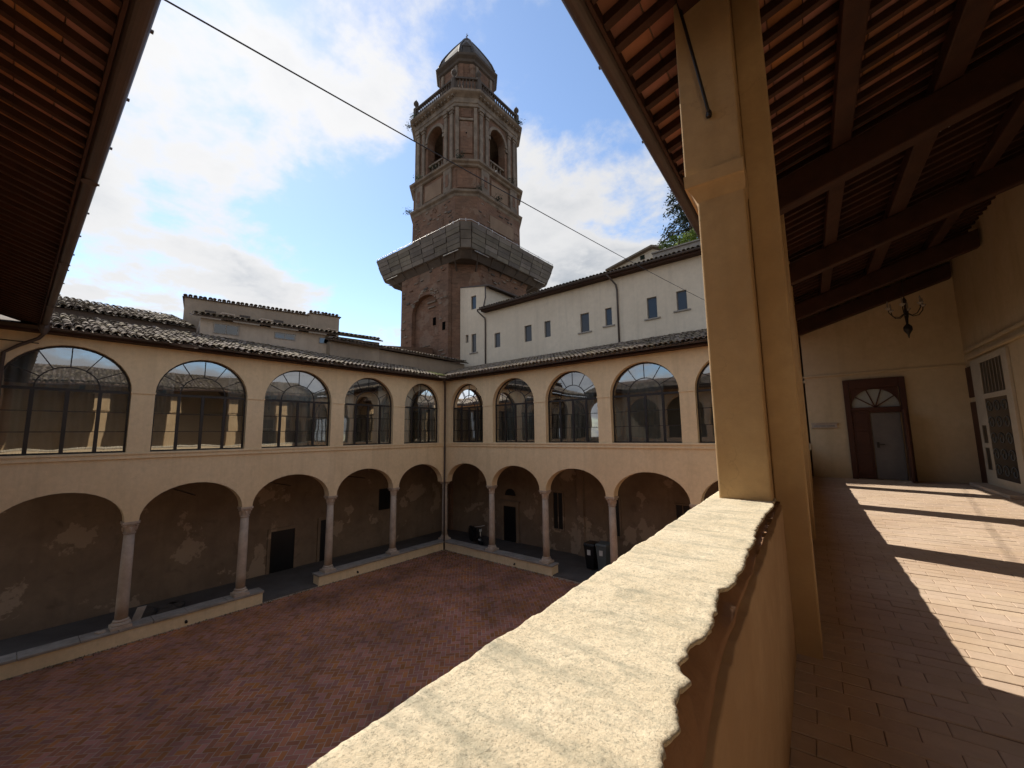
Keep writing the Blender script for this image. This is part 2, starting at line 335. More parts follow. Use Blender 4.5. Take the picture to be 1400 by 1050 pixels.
def box_base(lx, ly, lz, ch=0.0):
    x, y = lx/2, ly/2
    if not ch: return np.array([(-x, -y, 0), (x, -y, 0), (x, y, 0), (-x, y, 0), (-x, -y, lz), (x, -y, lz), (x, y, lz), (-x, y, lz)], float), [(0, 3, 2, 1), (4, 5, 6, 7), (0, 1, 5, 4), (1, 2, 6, 5), (2, 3, 7, 6), (3, 0, 4, 7)]
    v = [(-x, -y, 0), (x, -y, 0), (x, y, 0), (-x, y, 0), (-x, -y, lz-ch), (x, -y, lz-ch), (x, y, lz-ch), (-x, y, lz-ch), (-x+ch, -y+ch, lz), (x-ch, -y+ch, lz), (x-ch, y-ch, lz), (-x+ch, y-ch, lz)]
    return np.array(v, float), [(0, 1, 5, 4), (1, 2, 6, 5), (2, 3, 7, 6), (3, 0, 4, 7), (4, 5, 9, 8), (5, 6, 10, 9), (6, 7, 11, 10), (7, 4, 8, 11), (8, 9, 10, 11)]
def frame_m(o, ax, ay, az): return Matrix(((ax[0], ay[0], az[0], o[0]), (ax[1], ay[1], az[1], o[1]), (ax[2], ay[2], az[2], o[2]), (0, 0, 0, 1)))

# ------------------------------------------------------------------ plan
XA, YB, YD = -18.90, 16.67, -0.50         # courtyard faces of the three closed wings
TH = R(3.4); CT, ST = math.cos(TH), math.sin(TH)
def C3(u, v, z): return (u*CT-v*ST, u*ST+v*CT, z)      # the loggia is a few degrees off square
mapA = lambda s, d, z: (XA-d, s, z)
mapB = lambda s, d, z: (s, YB+d, z)
mapD = lambda s, d, z: (s, YD-d, z)
UF, UO, UI, UW = 5.10, -0.65, -0.225, 3.65             # floor level, parapet outer and inner face, rear wall
mapC = lambda s, d, z: C3(UO+0.04+d, s, z)
SLOPE = 0.31

# ------------------------------------------------------------------ ground
g = MB().add([(-600, -600, -0.12), (600, -600, -0.12), (600, 600, -0.12), (-600, 600, -0.12)], [(0, 1, 2, 3)]).build('ground', 'earth'); tag(g, 'bare earth ground beneath the buildings', 'ground', kind='structure')
cp = MB().box(-19.0, 0.5, -2.0, 16.8, -0.08, 0.0).build('courtyard_paving', 'paving_joint'); tag(cp, 'dark red herringbone brick paving of the courtyard', 'paving', kind='structure')
W = 0.14; ms = []
rot45 = math.pi/4
for i in range(-125, 125):
    for j in range(-125, 165):
        k = (i-j) % 4
        if k == 0: cx, cyy, ang = (i+1.0)*W, (j+0.5)*W, 0.0
        elif k == 3: cx, cyy, ang = (i+0.5)*W, (j+1.0)*W, math.pi/2
        else: continue
        X = -9.2+(cx*math.cos(rot45)-cyy*math.sin(rot45)); Y = 7.5+(cx*math.sin(rot45)+cyy*math.cos(rot45))
        if not (XA+0.16 < X < -0.9-0.06*Y and YD+0.15 < Y < YB-0.14): continue
        M = Matrix.Translation((X, Y, -0.0365+rnd.uniform(-0.002, 0.002))) @ Matrix.Rotation(ang+rot45+rnd.uniform(-0.02, 0.02), 4, 'Z') @ Matrix.Rotation(rnd.uniform(-0.012, 0.012), 4, 'X') @ Matrix.Rotation(rnd.uniform(-0.006, 0.006), 4, 'Y')
        ms.append(M)
inst(box_base(2*W-0.018, W-0.018, 0.040, 0.003), ms, 'brick', 'brick_paving', cp, 300, stuff='brick_field')
tv, tf = [], []
for k in range(2600):                                 # weeds and moss in the joints, thickest along the plinths and in the far corner
    if k % 3: d_ = abs(rnd.gauss(0, 0.12)); X, Y = (XA+0.10+d_, rnd.uniform(0, YB-0.2)) if rnd.random() < 0.55 else (rnd.uniform(XA+0.2, -6), YB-0.10-d_)
    else: X, Y = XA+0.3+abs(rnd.gauss(0, 1.5)), YB-0.3-abs(rnd.gauss(0, 1.5))
    a_, h_, w_ = rnd.uniform(0, 6.3), rnd.uniform(0.012, 0.06), rnd.uniform(0.008, 0.022); c_, s_ = math.cos(a_)*w_, math.sin(a_)*w_; b_ = len(tv)
    tv += [(X-c_, Y-s_, 0.0), (X+c_, Y+s_, 0.0), (X+c_*0.3+rnd.uniform(-0.02, 0.02), Y+s_*0.3+rnd.uniform(-0.02, 0.02), h_)]; tf.append((b_, b_+1, b_+2))
me_ = bpy.data.meshes.new('joint_weeds'); me_.from_pydata(tv, [], tf); o_ = link('joint_weeds', me_, 'weed', cp); o_['kind'] = 'stuff'
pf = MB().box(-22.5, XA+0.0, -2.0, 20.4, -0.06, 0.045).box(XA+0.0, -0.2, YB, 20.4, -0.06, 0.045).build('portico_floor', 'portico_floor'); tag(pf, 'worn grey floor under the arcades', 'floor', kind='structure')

# ------------------------------------------------------------------ wing pieces
def column(parent, x, y, z0, z1):
    r = 0.165
    sh = MB().lathe(x, y, [(r*1.02, z0+0.26), (r, z0+0.9), (r*0.97, z0+1.8), (r*0.87, z1-0.40)], 18).build('column', 'stone', parent, smooth=True)
    MB().lathe(x, y, [(0.255, z0+0.10), (0.26, z0+0.13), (0.245, z0+0.17), (0.20, z0+0.19), (0.195, z0+0.215), (0.215, z0+0.235), (0.19, z0+0.262), (0.17, z0+0.275)], 18).box(x-0.26, x+0.26, y-0.26, y+0.26, z0, z0+0.10).build('base', 'stone', sh, bevel=0.008)
    c = MB().lathe(x, y, [(0.145, z1-0.41), (0.17, z1-0.395), (0.172, z1-0.37), (0.145, z1-0.36), (0.15, z1-0.29), (0.185, z1-0.17), (0.225, z1-0.09), (0.20, z1-0.075)], 18)
    c.box(x-0.225, x+0.225, y-0.225, y+0.225, z1-0.075, z1)
    for k in range(4):
        a = math.pi/4+k*math.pi/2; c.lathe(x+0.215*math.cos(a), y+0.215*math.sin(a), [(0.02, z1-0.17), (0.05, z1-0.15), (0.055, z1-0.11), (0.03, z1-0.08)], 8)
        c.lathe(x+0.165*math.cos(a+math.pi/4), y+0.165*math.sin(a+math.pi/4), [(0.015, z1-0.34), (0.04, z1-0.28), (0.05, z1-0.2), (0.025, z1-0.17)], 7)
    c.build('capital', 'stone', sh)
    return sh
def window(parent, f, a, b, sill, spr, rise, d, panes=True, mat='iron', glassm='glass'):
    c, hw = (a+b)/2, (b-a)/2; m = MB(f); t = 0.055
    m.box(a, a+t, d-0.03, d+0.03, sill, spr); m.box(b-t, b, d-0.03, d+0.03, sill, spr); m.box(a+t, b-t, d-0.03, d+0.03, sill, sill+t)
    arc_ring(m, c, spr, hw, rise, t, d-0.031, d+0.031)
    m.box(a+t, b-t, d-0.035, d+0.035, spr-0.05, spr+0.035)
    win = m.build('window', mat, parent)
    q = (b-a)/4; tz = spr-0.05; hh = (tz-sill-t)/3
    bars = []
    for k in (1, 2, 3):
        x = a+k*q; MB(f).box(x-0.048, x+0.048, d-0.028, d+0.028, sill+t, tz).build('mullion', mat, win)
    for k in (1, 2):
        z = sill+t+k*hh
        for i in range(4):
            MB(f).box(a+i*q+(t if i == 0 else 0.042), a+(i+1)*q-(t if i == 3 else 0.042), d-0.011, d+0.011, z-0.012, z+0.012).build('glazing_bar', mat, win)
    ir, irz = hw*0.5, rise*0.5; s2 = spr+0.035
    ab = MB(f); arc_ring(ab, c, s2, ir, irz, 0.035, d-0.015, d+0.015, 18); ab.build('glazing_bar', mat, win)
    for k in range(1, 6):
        an = math.pi*k/6; co, si = math.cos(an), math.sin(an); p0 = Vector((c-(ir-0.01)*co, s2+(irz-0.01)*si)); p1 = Vector((c-(hw-t*0.5)*co, spr+(rise-t*0.5)*si)); dd = (p1-p0).normalized(); nn = Vector((-dd.y, dd.x))*0.014
        vs = [(p.x, dz, p.y) for dz in (d-0.013, d+0.013) for p in (p0+nn, p0-nn, p1-nn, p1+nn)]
        MB(f).add(vs, [(0, 1, 2, 3), (7, 6, 5, 4), (0, 4, 5, 1), (1, 5, 6, 2), (2, 6, 7, 3), (3, 7, 4, 0)]).build('glazing_bar', mat, win)
    if panes:
        e = 0.004
        for i in range(4):
            for k in range(3):
                dj = d+rnd.uniform(-0.004, 0.004); tl = rnd.uniform(-0.0010, 0.0010)
                x0, x1, z0, z1 = a+i*q+0.03, a+(i+1)*q-0.03, sill+t+k*hh, sill+t+(k+1)*hh
                MB(f).add([(x0, dj-tl, z0), (x1, dj+tl, z0), (x1, dj+tl, z1), (x0, dj-tl, z1)], [(0, 1, 2, 3)]).build('pane', glassm, win)
        nseg = 6
        for k in range(6):
            a0, a1 = math.pi*k/6, math.pi*(k+1)/6; vo = []; vi = []
            for i in range(nseg+1):
                an = a0+(a1-a0)*i/nseg; vo.append((c-(hw-0.02)*math.cos(an), d, spr+0.02+(rise-0.04)*math.sin(an))); vi.append((c-(ir-0.01)*math.cos(an), d, s2+(irz-0.01)*math.sin(an)))
            MB(f).add(vo+vi, [(i, i+1, nseg+2+i, nseg+1+i) for i in range(nseg)]).build('pane', glassm, win)
        vs = [(c-(ir-0.02)*math.cos(math.pi*i/12), d, s2+(irz-0.02)*math.sin(math.pi*i/12)) for i in range(13)]
        MB(f).add(vs, [tuple(range(13))]).build('pane', glassm, win)
    return win
def curtain(f, a, b, z0, z1, d, label, mat, amp=0.045, group=None):
    n = max(12, int((b-a)/0.03)); m = MB(f); vs = []; ph = rnd.uniform(0, 6)
    for z, k in ((z0, 1.0), ((z0+z1)/2, 0.9), (z1, 0.55)):
        for i in range(n+1):
            x = a+(b-a)*i/n; vs.append((x, d+k*amp*(math.sin(x*26+ph)+0.5*math.sin(x*11+2*ph)), z))
    fs = [(r*(n+1)+i, r*(n+1)+i+1, (r+1)*(n+1)+i+1, (r+1)*(n+1)+i) for r in range(2) for i in range(n)]
    o = m.add(vs, fs).build('curtain', mat, None, smooth=True)
    sm = o.modifiers.new('thickness', 'SOLIDIFY'); sm.thickness = 0.004
    return tag(o, label, 'curtain', group)
def half_tube(L, r0, r1, n=6, h=1.0, flip=1):
    vs = []; fs = []
    for y, r in ((0, r0), (L, r1)):
        for i in range(n+1):
            a = math.pi*i/n; vs.append((-r*math.cos(a), y, flip*r*h*math.sin(a)))
        for i in range(n+1):
            a = math.pi*i/n; q = r-0.016; vs.append((-q*math.cos(a), y, flip*q*h*math.sin(a)))
    k = n+1
    for i in range(n):
        fs += [(i, i+1, 2*k+i+1, 2*k+i), (k+i+1, k+i, 3*k+i, 3*k+i+1), (i+1, i, k+i, k+i+1)]
    return np.array(vs, float), fs
COVER = half_tube(0.44, 0.098, 0.078, 6, 0.9); CHAN = half_tube(0.44, 0.085, 0.10, 4, 0.55, -1)
def coppi(parent, o, along, up, length, depth, limit, pitch=0.215, expo=0.33, chan=True, keep=None, jit=1.0):
    al = Vector(along).normalized(); upv = Vector(up).normalized(); nz = al.cross(upv).normalized()
    if nz.z < 0: nz = -nz
    cov, cha = [], []
    nr, nc = int(length/pitch), max(1, int(depth/expo))
    for i in range(nr):
        wob = rnd.uniform(-0.015, 0.015)
        for j in range(nc):
            base = Vector(o)+al*((i+0.5)*pitch+wob+jit*rnd.uniform(-0.012, 0.012))+upv*(j*expo+jit*rnd.uniform(-0.03, 0.03))+nz*(0.045+jit*rnd.uniform(-0.004, 0.012))
            if keep and not keep(base): continue
            ax = (al+nz*jit*rnd.uniform(-0.10, 0.10)+upv*jit*rnd.uniform(-0.09, 0.09)).normalized(); ayv = (upv+nz*(-0.05+jit*rnd.uniform(-0.05, 0.05))).normalized(); ayv = (ayv-ax*ayv.dot(ax)).normalized(); az = ax.cross(ayv)
            if az.z < 0: ax = -ax; az = ax.cross(ayv)
            cov.append(frame_m(base, ax, ayv, az))
            if chan and rnd.random() < 0.98:
                b2 = base+al*pitch/2-nz*0.02; cha.append(frame_m(b2, ax, ayv, az))
    inst(COVER, cov, 'roof_tile', 'roof_tile', parent, limit, stuff='tile_field')
    if cha: inst(CHAN, cha, 'channel_tile', 'roof_tile', parent, 0, stuff='channel_tile_field')

CAPZ, CROWN, SILL, SPR, WTOP = 3.86, 1.13, 6.17, 8.20, 9.98
def gallery(name, f, s0, s1, arches, wins, cols, label, loc, depth=0.42, rise=1.40):
    w = empty(name, loc, label, 'building')
    m = MB(f); m.wall(s0, s1, CAPZ, 5.6, [(a, b, CAPZ, CAPZ, CROWN) for a, b in arches], depth); m.build('lower_wall', 'plaster_cream', w)
    m = MB(f); m.wall(s0, s1, 5.6, WTOP, [(a, b, SILL, SPR, rise) for a, b in wins], depth); m.build('upper_wall', 'plaster_cream', w)
    # sill course of two fillets
    m = MB(f); m.box(s0, s1, -0.07, 0.0, SILL-0.075, SILL-0.005); m.box(s0, s1, -0.035, 0.0, SILL-0.16, SILL-0.075); m.box(s0, s1, -0.055, 0.0, SILL-0.215, SILL-0.16); m.build('sill_course', 'plaster_cream', w, bevel=0.008)
    e = [s0]+[x for ab in sorted(wins) for x in ab]+[s1]
    for a, b in zip(e[::2], e[1::2]):
        if b-a > 0.1: MB(f).box(a-0.02, b+0.02, -0.03, 0.0, SPR-0.035, SPR+0.035).build('impost', 'plaster_cream', w, bevel=0.006)
    for x, y in cols: column(w, x, y, 0.48, CAPZ)
    return w
def plinth(w, f, runs):
    for a, b in runs:
        m = MB(f).box(a, b, -0.06, 0.46, -0.02, 0.40).build('plinth_wall', 'plaster_cream', w, bevel=0.012)
        x = a-0.04
        while x < b:                                  # coping slabs, each a stone of its own
            L = min(rnd.uniform(0.75, 1.25), b+0.04-x)
            if b+0.04-(x+L) < 0.35: L = b+0.04-x
            dz = rnd.uniform(-0.008, 0.008); do = rnd.uniform(-0.02, 0.012)
            MB(f).box(x+0.006, x+L-0.006, -0.10+do, 0.50, 0.402, 0.478+dz).build('coping_stone', 'coping_stone', m, bevel=0.012); x += L
def tube_part(pts, r, name, mat, parent, n=8): return MB().tube(pts, r, n).build(name, mat, parent, smooth=True)

# ------------------------------------------------------------------ wing A (five glazed arches opposite the loggia)
winA = [(-0.42, 2.53), (3.15, 6.04), (6.67, 9.57), (10.22, 13.01), (13.73, 16.22)]
archA = [(-0.30, 2.67), (3.03, 6.10), (6.46, 9.63), (9.99, 13.09), (13.45, 16.50)]
A = gallery('arcaded_wing', mapA, YD-0.4, YB, archA, winA, [(XA-0.2, y) for y in (2.85, 6.28, 9.81, 13.27)]+[(XA-0.2, YB+0.2)], 'cream arcaded wing with five fanlight windows facing the loggia parapet', (XA, 8, 0))
plinth(A, mapA, [(YD, 7.02), (9.28, YB+0.40)])
for a, b in winA: window(A, mapA, a, b, SILL, SPR, 1.40, 0.20)
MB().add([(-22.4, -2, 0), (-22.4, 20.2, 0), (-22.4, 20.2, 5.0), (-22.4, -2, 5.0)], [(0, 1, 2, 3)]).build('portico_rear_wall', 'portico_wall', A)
MB().box(-22.6, XA-0.42, YD-0.4, 20.2, 5.02, 5.12).build('gallery_floor', 'room', A)
MB().box(-22.7, -22.42, YD-0.4, 20.4, 5.12, 9.9).box(-22.4, XA-0.42, YD-0.4, 16.6, 9.86, 9.96).build('gallery_room', 'room', A)
def door(parent, P, n, w, h, name, mat, t=0.06, kids=None):
    """P = base centre on the wall, n = facing direction (unit, plan)"""
    sx = Vector((-n[1], n[0])); F = lambda s, d, z: (P[0]+sx.x*s+n[0]*d, P[1]+sx.y*s+n[1]*d, P[2]+z)
    return MB(F).box(-w/2, w/2, 0.003, t, 0, h).build(name, mat, parent, bevel=0.01), F
for y, w_, zb, h in ((9.1, 1.13, 0.05, 1.95), (11.25, 0.55, 0.05, 2.1)):
    d_, F = door(A, (-22.4, y, zb), (1, 0), w_, h, 'door', 'black_paint')
    MB(F).box(-w_/2-0.14, -w_/2-0.002, 0.003, 0.09, 0, h+0.14).box(w_/2+0.002, w_/2+0.14, 0.003, 0.09, 0, h+0.14).box(-w_/2, w_/2, 0.003, 0.09, h+0.002, h+0.14).build('door_surround', 'portico_wall', d_)
d_, F = door(A, (-22.4, 14.9, 2.15), (1, 0), 0.78, 1.25, 'shuttered_window', 'black_paint', 0.04)
for y in (4.6, 8.0, 11.6): MB().tube([(XA-0.25, y-0.0, 4.5), (-22.4, y, 4.5)], 0.022, 6).build('tie_rod', 'iron', A)
# roof
RZ = 10.03
ra = MB(); ra.add([(XA+0.62, YD-0.4, RZ-0.05), (XA+0.62, YB-0.55, RZ-0.05), (-22.3, YB+3.0, RZ-0.05+SLOPE*4.02), (-22.3, YD-0.4, RZ-0.05+SLOPE*4.02), (XA+0.62, YD-0.4, RZ-0.11), (XA+0.62, YB-0.55, RZ-0.11), (-22.3, YB+3.0, RZ-0.11+SLOPE*4.02), (-22.3, YD-0.4, RZ-0.11+SLOPE*4.02)], [(0, 1, 2, 3), (7, 6, 5, 4), (0, 4, 5, 1), (1, 5, 6, 2), (2, 6, 7, 3), (3, 7, 4, 0)])
roofA = ra.build('roof', 'roof_under', A)
upA = Vector((-1, 0, SLOPE)).normalized()
coppi(roofA, (XA+0.68, 0.35, RZ-0.05), (0, 1, 0), upA, YB-0.9-0.35, 4.2, 300, keep=lambda p: p.y < YB-0.70-(p.x-(XA+0.68))*0.75+0.1)
MB().box(XA-0.02, XA+0.40, YD, YB-0.4, RZ-0.17, RZ-0.115).build('eave_board', 'wood_dark', A)
# upper back roof behind the near end
r2 = MB().add([(-22.2, -1.5, RZ+1.45), (-22.2, 4.9, RZ+1.45), (-27.0, 4.9, RZ+1.45+SLOPE*4.8), (-27.0, -1.5, RZ+1.45+SLOPE*4.8), (-22.2, -1.5, RZ+1.0), (-22.2, 4.9, RZ+1.0), (-27, 4.9, RZ+1.0), (-27, -1.5, RZ+1.0)], [(0, 1, 2, 3), (0, 4, 5, 1), (1, 5, 6, 2), (2, 6, 7, 3), (3, 7, 4, 0)]).build('upper_roof', 'roof_under', A)
coppi(r2, (-22.05, -1.2, RZ+1.45), (0, 1, 0), upA, 6.1, 5.0, 120, expo=0.36)
# moss and the valley pipe in the far corner
rr = MB()
for k in range(90):
    x, y = XA+rnd.uniform(-1.1, 0.75), YB-0.75+rnd.uniform(-0.5, 0.45); s_ = rnd.uniform(0.04, 0.10); zt = RZ+0.09+max(0, (XA+0.6-x))*SLOPE*0.8
    rr.lathe(x, y, [(s_, zt-0.03), (s_*0.8, zt+0.03), (s_*0.3, zt+0.06)], 6)
rr.build('moss', 'moss', roofA, kind='stuff')
pX, pY = XA+0.09, YB-0.09
tube_part([(pX+0.35, pY-0.35, 9.95), (pX+0.12, pY-0.12, 9.72), (pX, pY, 9.55), (pX, pY, 5), (pX, pY, 0.0)], 0.05, 'downpipe', 'gutter', A)
MB().lathe(pX+0.36, pY-0.36, [(0.06, 9.8), (0.12, 9.9), (0.13, 9.99)], 10).build('rain_head', 'gutter', A)
# far hall: curtains behind the panes
cg = 'curtains behind the fanlight windows of the wing opposite the loggia'
curtain(mapA, -0.42, 2.5, 5.15, 9.6, 0.42, 'grey floor-length curtain filling the wide fanlight window beside the long eave', 'curtain_grey')
curtain(mapA, 3.15, 3.75, 5.15, 9.6, 0.42, 'narrow grey curtain drawn aside in the dark second fanlight window', 'curtain_grey')
curtain(mapA, 5.45, 6.05, 5.15, 9.6, 0.42, 'grey curtain tied back at the far jamb of the dark second window', 'curtain_grey')
curtain(mapA, 6.68, 9.55, 5.15, 9.6, 0.42, 'pale sheer curtain filling the middle fanlight window', 'curtain_pale')
curtain(mapA, 10.22, 10.95, 5.15, 9.6, 0.42, 'pale curtain at the near jamb of the fourth window before the corner', 'curtain_pale')
curtain(mapA, 12.3, 13.0, 5.15, 9.6, 0.42, 'pale curtain at the far jamb of the fourth window before the corner', 'curtain_pale')
curtain(mapA, 13.75, 14.6, 5.15, 9.6, 0.42, 'pale curtain at the near side of the corner window', 'curtain_pale')
curtain(mapA, 15.0, 16.2, 5.15, 9.6, 0.42, 'pale curtain hanging beside the corner downpipe window', 'curtain_pale')

# ------------------------------------------------------------------ wing B (end of the courtyard, under the white house)
winB = [(-18.42, -15.74), (-15.01, -12.20), (-11.50, -8.66), (-8.03, -5.07), (-4.48, -1.62)]
archB = [(-18.72, -15.48), (-15.12, -11.96), (-11.60, -8.43), (-8.07, -4.91), (-4.55, -1.75)]
B = gallery('arcaded_wing', mapB, XA, -1.0, archB, winB, [(x, YB+0.2) for x in (-15.3, -11.78, -8.25, -4.73)], 'cream arcaded wing under the long white house, closing the courtyard', (-10, YB, 0), rise=1.37)
plinth(B, mapB, [(XA-0.02, -11.30), (-8.75, -4.2)])
for i, (a, b) in enumerate(winB):
    window(B, mapB, a, b, SILL, SPR, 1.37, 0.26, glassm='glass')
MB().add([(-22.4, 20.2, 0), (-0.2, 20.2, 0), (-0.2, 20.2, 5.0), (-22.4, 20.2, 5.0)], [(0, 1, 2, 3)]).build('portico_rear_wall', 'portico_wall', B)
MB().box(XA-0.40, -1.0, YB+0.42, 20.2, 5.02, 5.12).build('gallery_floor', 'room', B)
MB().box(-22.4, -1.0, 20.22, 20.42, 5.12, 9.9).box(XA-0.4, -1.0, YB+0.42, 20.2, 9.86, 9.96).build('gallery_room', 'room', B)
d_, F = door(B, (-16.75, 20.2, 0.05), (0, -1), 1.0, 2.1, 'door', 'black_paint')
MB(F).box(-0.72, -0.502, 0.003, 0.12, 0, 2.34).box(0.502, 0.72, 0.003, 0.12, 0, 2.34).box(-0.5, 0.5, 0.003, 0.12, 2.102, 2.34).box(-0.8, 0.8, 0.003, 0.18, 2.342, 2.44).build('door_surround', 'portico_wall', d_, bevel=0.01)
m = MB(F); m.add([(0.42*math.cos(math.pi*i/14), 0.03, 2.75+0.42*math.sin(math.pi*i/14)) for i in range(15)]+[(0.42*math.cos(math.pi*i/14), 0.003, 2.75+0.42*math.sin(math.pi*i/14)) for i in range(15)], [tuple(range(15))]+[(i, i+1, 16+i, 15+i) for i in range(14)]).build('lunette', 'black_paint', B)
for x, z, w_, h in ((-13.2, 1.25, 0.62, 2.0), (-9.75, 1.35, 0.55, 2.0), (-6.3, 2.2, 0.6, 1.0)):
    d_, F = door(B, (x, 20.2, z), (0, -1), w_, h, 'narrow_window', 'black_paint', 0.03)
    MB(F).box(-w_/2-0.08, -w_/2-0.002, 0.003, 0.07, -0.08, h+0.08).box(w_/2+0.002, w_/2+0.08, 0.003, 0.07, -0.08, h+0.08).box(-w_/2, w_/2, 0.003, 0.07, h+0.002, h+0.08).box(-w_/2, w_/2, 0.003, 0.10, -0.08, -0.002).build('frame', 'portico_wall', d_)
    MB(F).box(-0.02, 0.02, 0.032, 0.05, 0, h).build('mullion', 'portico_wall', d_)
MB().box(-11.9, -11.5, 20.02, 20.198, 0.05, 4.6).build('pilaster', 'portico_wall', B, bevel=0.02)
# far casement behind the corner arch, its panes glowing in place of daylight
lw, F = door(B, (-18.55, 20.22, 7.0), (0, -1), 0.50, 0.62, 'far_casement', 'iron', 0.03)
for s_ in (-0.13, 0.13): MB(F).box(s_-0.085, s_+0.085, 0.031, 0.036, 0.06, 0.56).build('pane', 'daylight_glow', lw)
rb = MB(); rb.add([(XA+0.55, YB-0.62, RZ-0.05), (-1.4, YB-0.62, RZ-0.05), (-1.0, 20.48, RZ-0.05+SLOPE*4.43), (XA-3.4, 20.48, RZ-0.05+SLOPE*4.43), (XA+0.55, YB-0.62, RZ-0.11), (-1.4, YB-0.62, RZ-0.11), (-1.0, 20.48, RZ-0.11+SLOPE*4.43), (XA-3.4, 20.48, RZ-0.11+SLOPE*4.43)], [(0, 1, 2, 3), (7, 6, 5, 4), (0, 4, 5, 1), (1, 5, 6, 2), (2, 6, 7, 3), (3, 7, 4, 0)])
roofB = rb.build('roof', 'roof_under', B)
upB = Vector((0, 1, SLOPE)).normalized()
coppi(roofB, (XA-3.0, YB-0.68, RZ-0.05), (1, 0, 0), upB, 19.2+1.3, 4.6, 300, keep=lambda p: p.x > XA+0.75-(p.y-(YB-0.68))*1.0-0.15)
MB().box(XA+0.4, -1.2, YB-0.40, YB+0.02, RZ-0.172, RZ-0.117).build('eave_board', 'wood_dark', B)
curtain(mapB, -10.9, -9.2, 5.15, 9.6, 0.8, 'grey drape hanging in the third arch of the wing under the white house', 'curtain_grey')
curtain(mapB, -14.9, -13.0, 5.15, 9.6, 1.0, 'grey drape behind the second arch of the wing under the white house', 'curtain_grey')
curtain(mapB, -7.9, -6.0, 5.15, 9.6, 0.9, 'grey drape in the wide arch next to the loggia pillar', 'curtain_grey')

# ------------------------------------------------------------------ wing D (only its eave hangs into view)
Dw = empty('eaves_wing', (-10, YD, 0), 'wing whose long dark eave of rafters and terracotta tiles overhangs the courtyard', 'building')
archD = [(-15.2+k*3.53, -12.1+k*3.53) for k in range(-1, 4)]
MB(mapD).wall(XA, -0.7, 0, 5.6, [(a, b, 0.0, CAPZ, CROWN) for a, b in archD], 0.42).build('lower_wall', 'plaster_cream', Dw)
MB(mapD).wall(XA, -0.7, 5.6, 10.3, [(a, b, SILL, SPR, 1.4) for a, b in archD], 0.42).build('upper_wall', 'plaster_cream', Dw)
MB(mapD).box(XA, -0.7, 3.5, 3.7, 0, 10.4).box(XA, -0.7, 0.42, 3.5, 5.0, 5.12).build('rear_wall', 'room', Dw)
DZ = 10.02                                            # rafter underside at the eave edge
def roofD(y): return DZ+SLOPE*(0.30-y)
for k in range(66):
    x = -18.75+k*0.275
    if x > -0.95: break
    x += rnd.uniform(-0.012, 0.012); e1 = rnd.uniform(-0.02, 0.02); p = [(x-0.035, 0.27), (x+0.035, 0.27), (x+0.035+e1, -1.2), (x-0.035+e1, -1.2)]
    MB().rings([[(a, b, roofD(b)) for a, b in p], [(a, b, roofD(b)+0.085) for a, b in p]]).build('rafter', 'wood_dark', Dw)
ms = []
dvec = Vector((0, 1, -SLOPE)).normalized(); dn_ = Vector((1, 0, 0)).cross(dvec); dn_ = dn_ if dn_.z > 0 else -dn_
for k in range(65):
    x = -18.75+(k+0.5)*0.275
    if x > -1.1: break
    for j in range(5):
        y = 0.14-j*0.285; ms.append(frame_m(Vector((x, y, roofD(y)+0.087)), Vector((1, 0, 0)), dvec, dn_))
inst(box_base(0.265, 0.285, 0.025), ms, 'eave_tile', 'terracotta', Dw, 300)
p = [(-18.9, 0.28), (-0.9, 0.28), (-0.9, -4.3), (-18.9, -4.3)]
MB().rings([[(a, b, roofD(b)+0.113) for a, b in p], [(a, b, roofD(b)+0.14) for a, b in p]]).build('bedding', 'mortar', Dw)
rd = MB().rings([[(a, b, roofD(b)+0.143) for a, b in p], [(a, b, roofD(b)+0.20) for a, b in p]]).build('roof', 'roof_under', Dw)
coppi(rd, (-18.8, 0.32, roofD(0.32)+0.20), (1, 0, 0), -dvec, 17.8, 3.0, 0)
MB().box(-18.4, -0.9, 0.272, 0.30, DZ-0.03, DZ+0.115).build('fascia', 'wood_dark', Dw)
def gutter(name, pts, parent, r=0.085):
    """half-round gutter along plan points at height z"""
    m = MB(); n = 10; rs = []
    for p in pts:
        p = Vector(p); d = (Vector(pts[-1])-Vector(pts[0])).normalized(); s_ = Vector((d.y, -d.x, 0))
        ring = [tuple(p+s_*(r*math.cos(math.pi*i/n))-Vector((0, 0, r*math.sin(math.pi*i/n)))) for i in range(n+1)]
        ring += [tuple(p+s_*((r-0.006)*math.cos(math.pi*i/n))-Vector((0, 0, (r-0.006)*math.sin(math.pi*i/n)))) for i in range(n, -1, -1)]
        rs.append(ring)
    return m.rings(rs).build(name, 'gutter', parent, smooth=False)
GY = 0.385
gd = gutter('gutter', [(-18.35, GY, DZ+0.06), (-1.0, GY, DZ+0.06)], Dw)
for k in range(15): MB().box(-17.8+k*1.12, -17.77+k*1.12, GY-0.09, GY+0.105, DZ+0.055, DZ+0.075).build('gutter_bracket', 'gutter', gd)
for k in range(4): MB().lathe(-15.5+k*4.0, GY, [(0.092, DZ-0.03), (0.092, DZ-0.032)], 8).build('gutter_seam', 'gutter', gd)
tube_part([(-18.32, GY, DZ+0.02), (-18.36, GY, DZ-0.25), (-18.5, GY-0.08, DZ-0.38), (-18.72, GY-0.45, DZ-0.62), (-18.82, -0.32, DZ-0.85), (-18.82, -0.36, 0)], 0.05, 'downpipe', 'gutter', Dw)
MB().lathe(-18.3, GY, [(0.05, DZ-0.28), (0.13, DZ-0.10), (0.15, DZ+0.06)], 10).build('rain_head', 'gutter', Dw)
# tie rod across the corner
MB().tube([(XA+0.01, 0.33, 9.55), (XA+0.02, -0.5, 9.55)], 0.016, 6).build('tie_rod', 'iron', Dw)

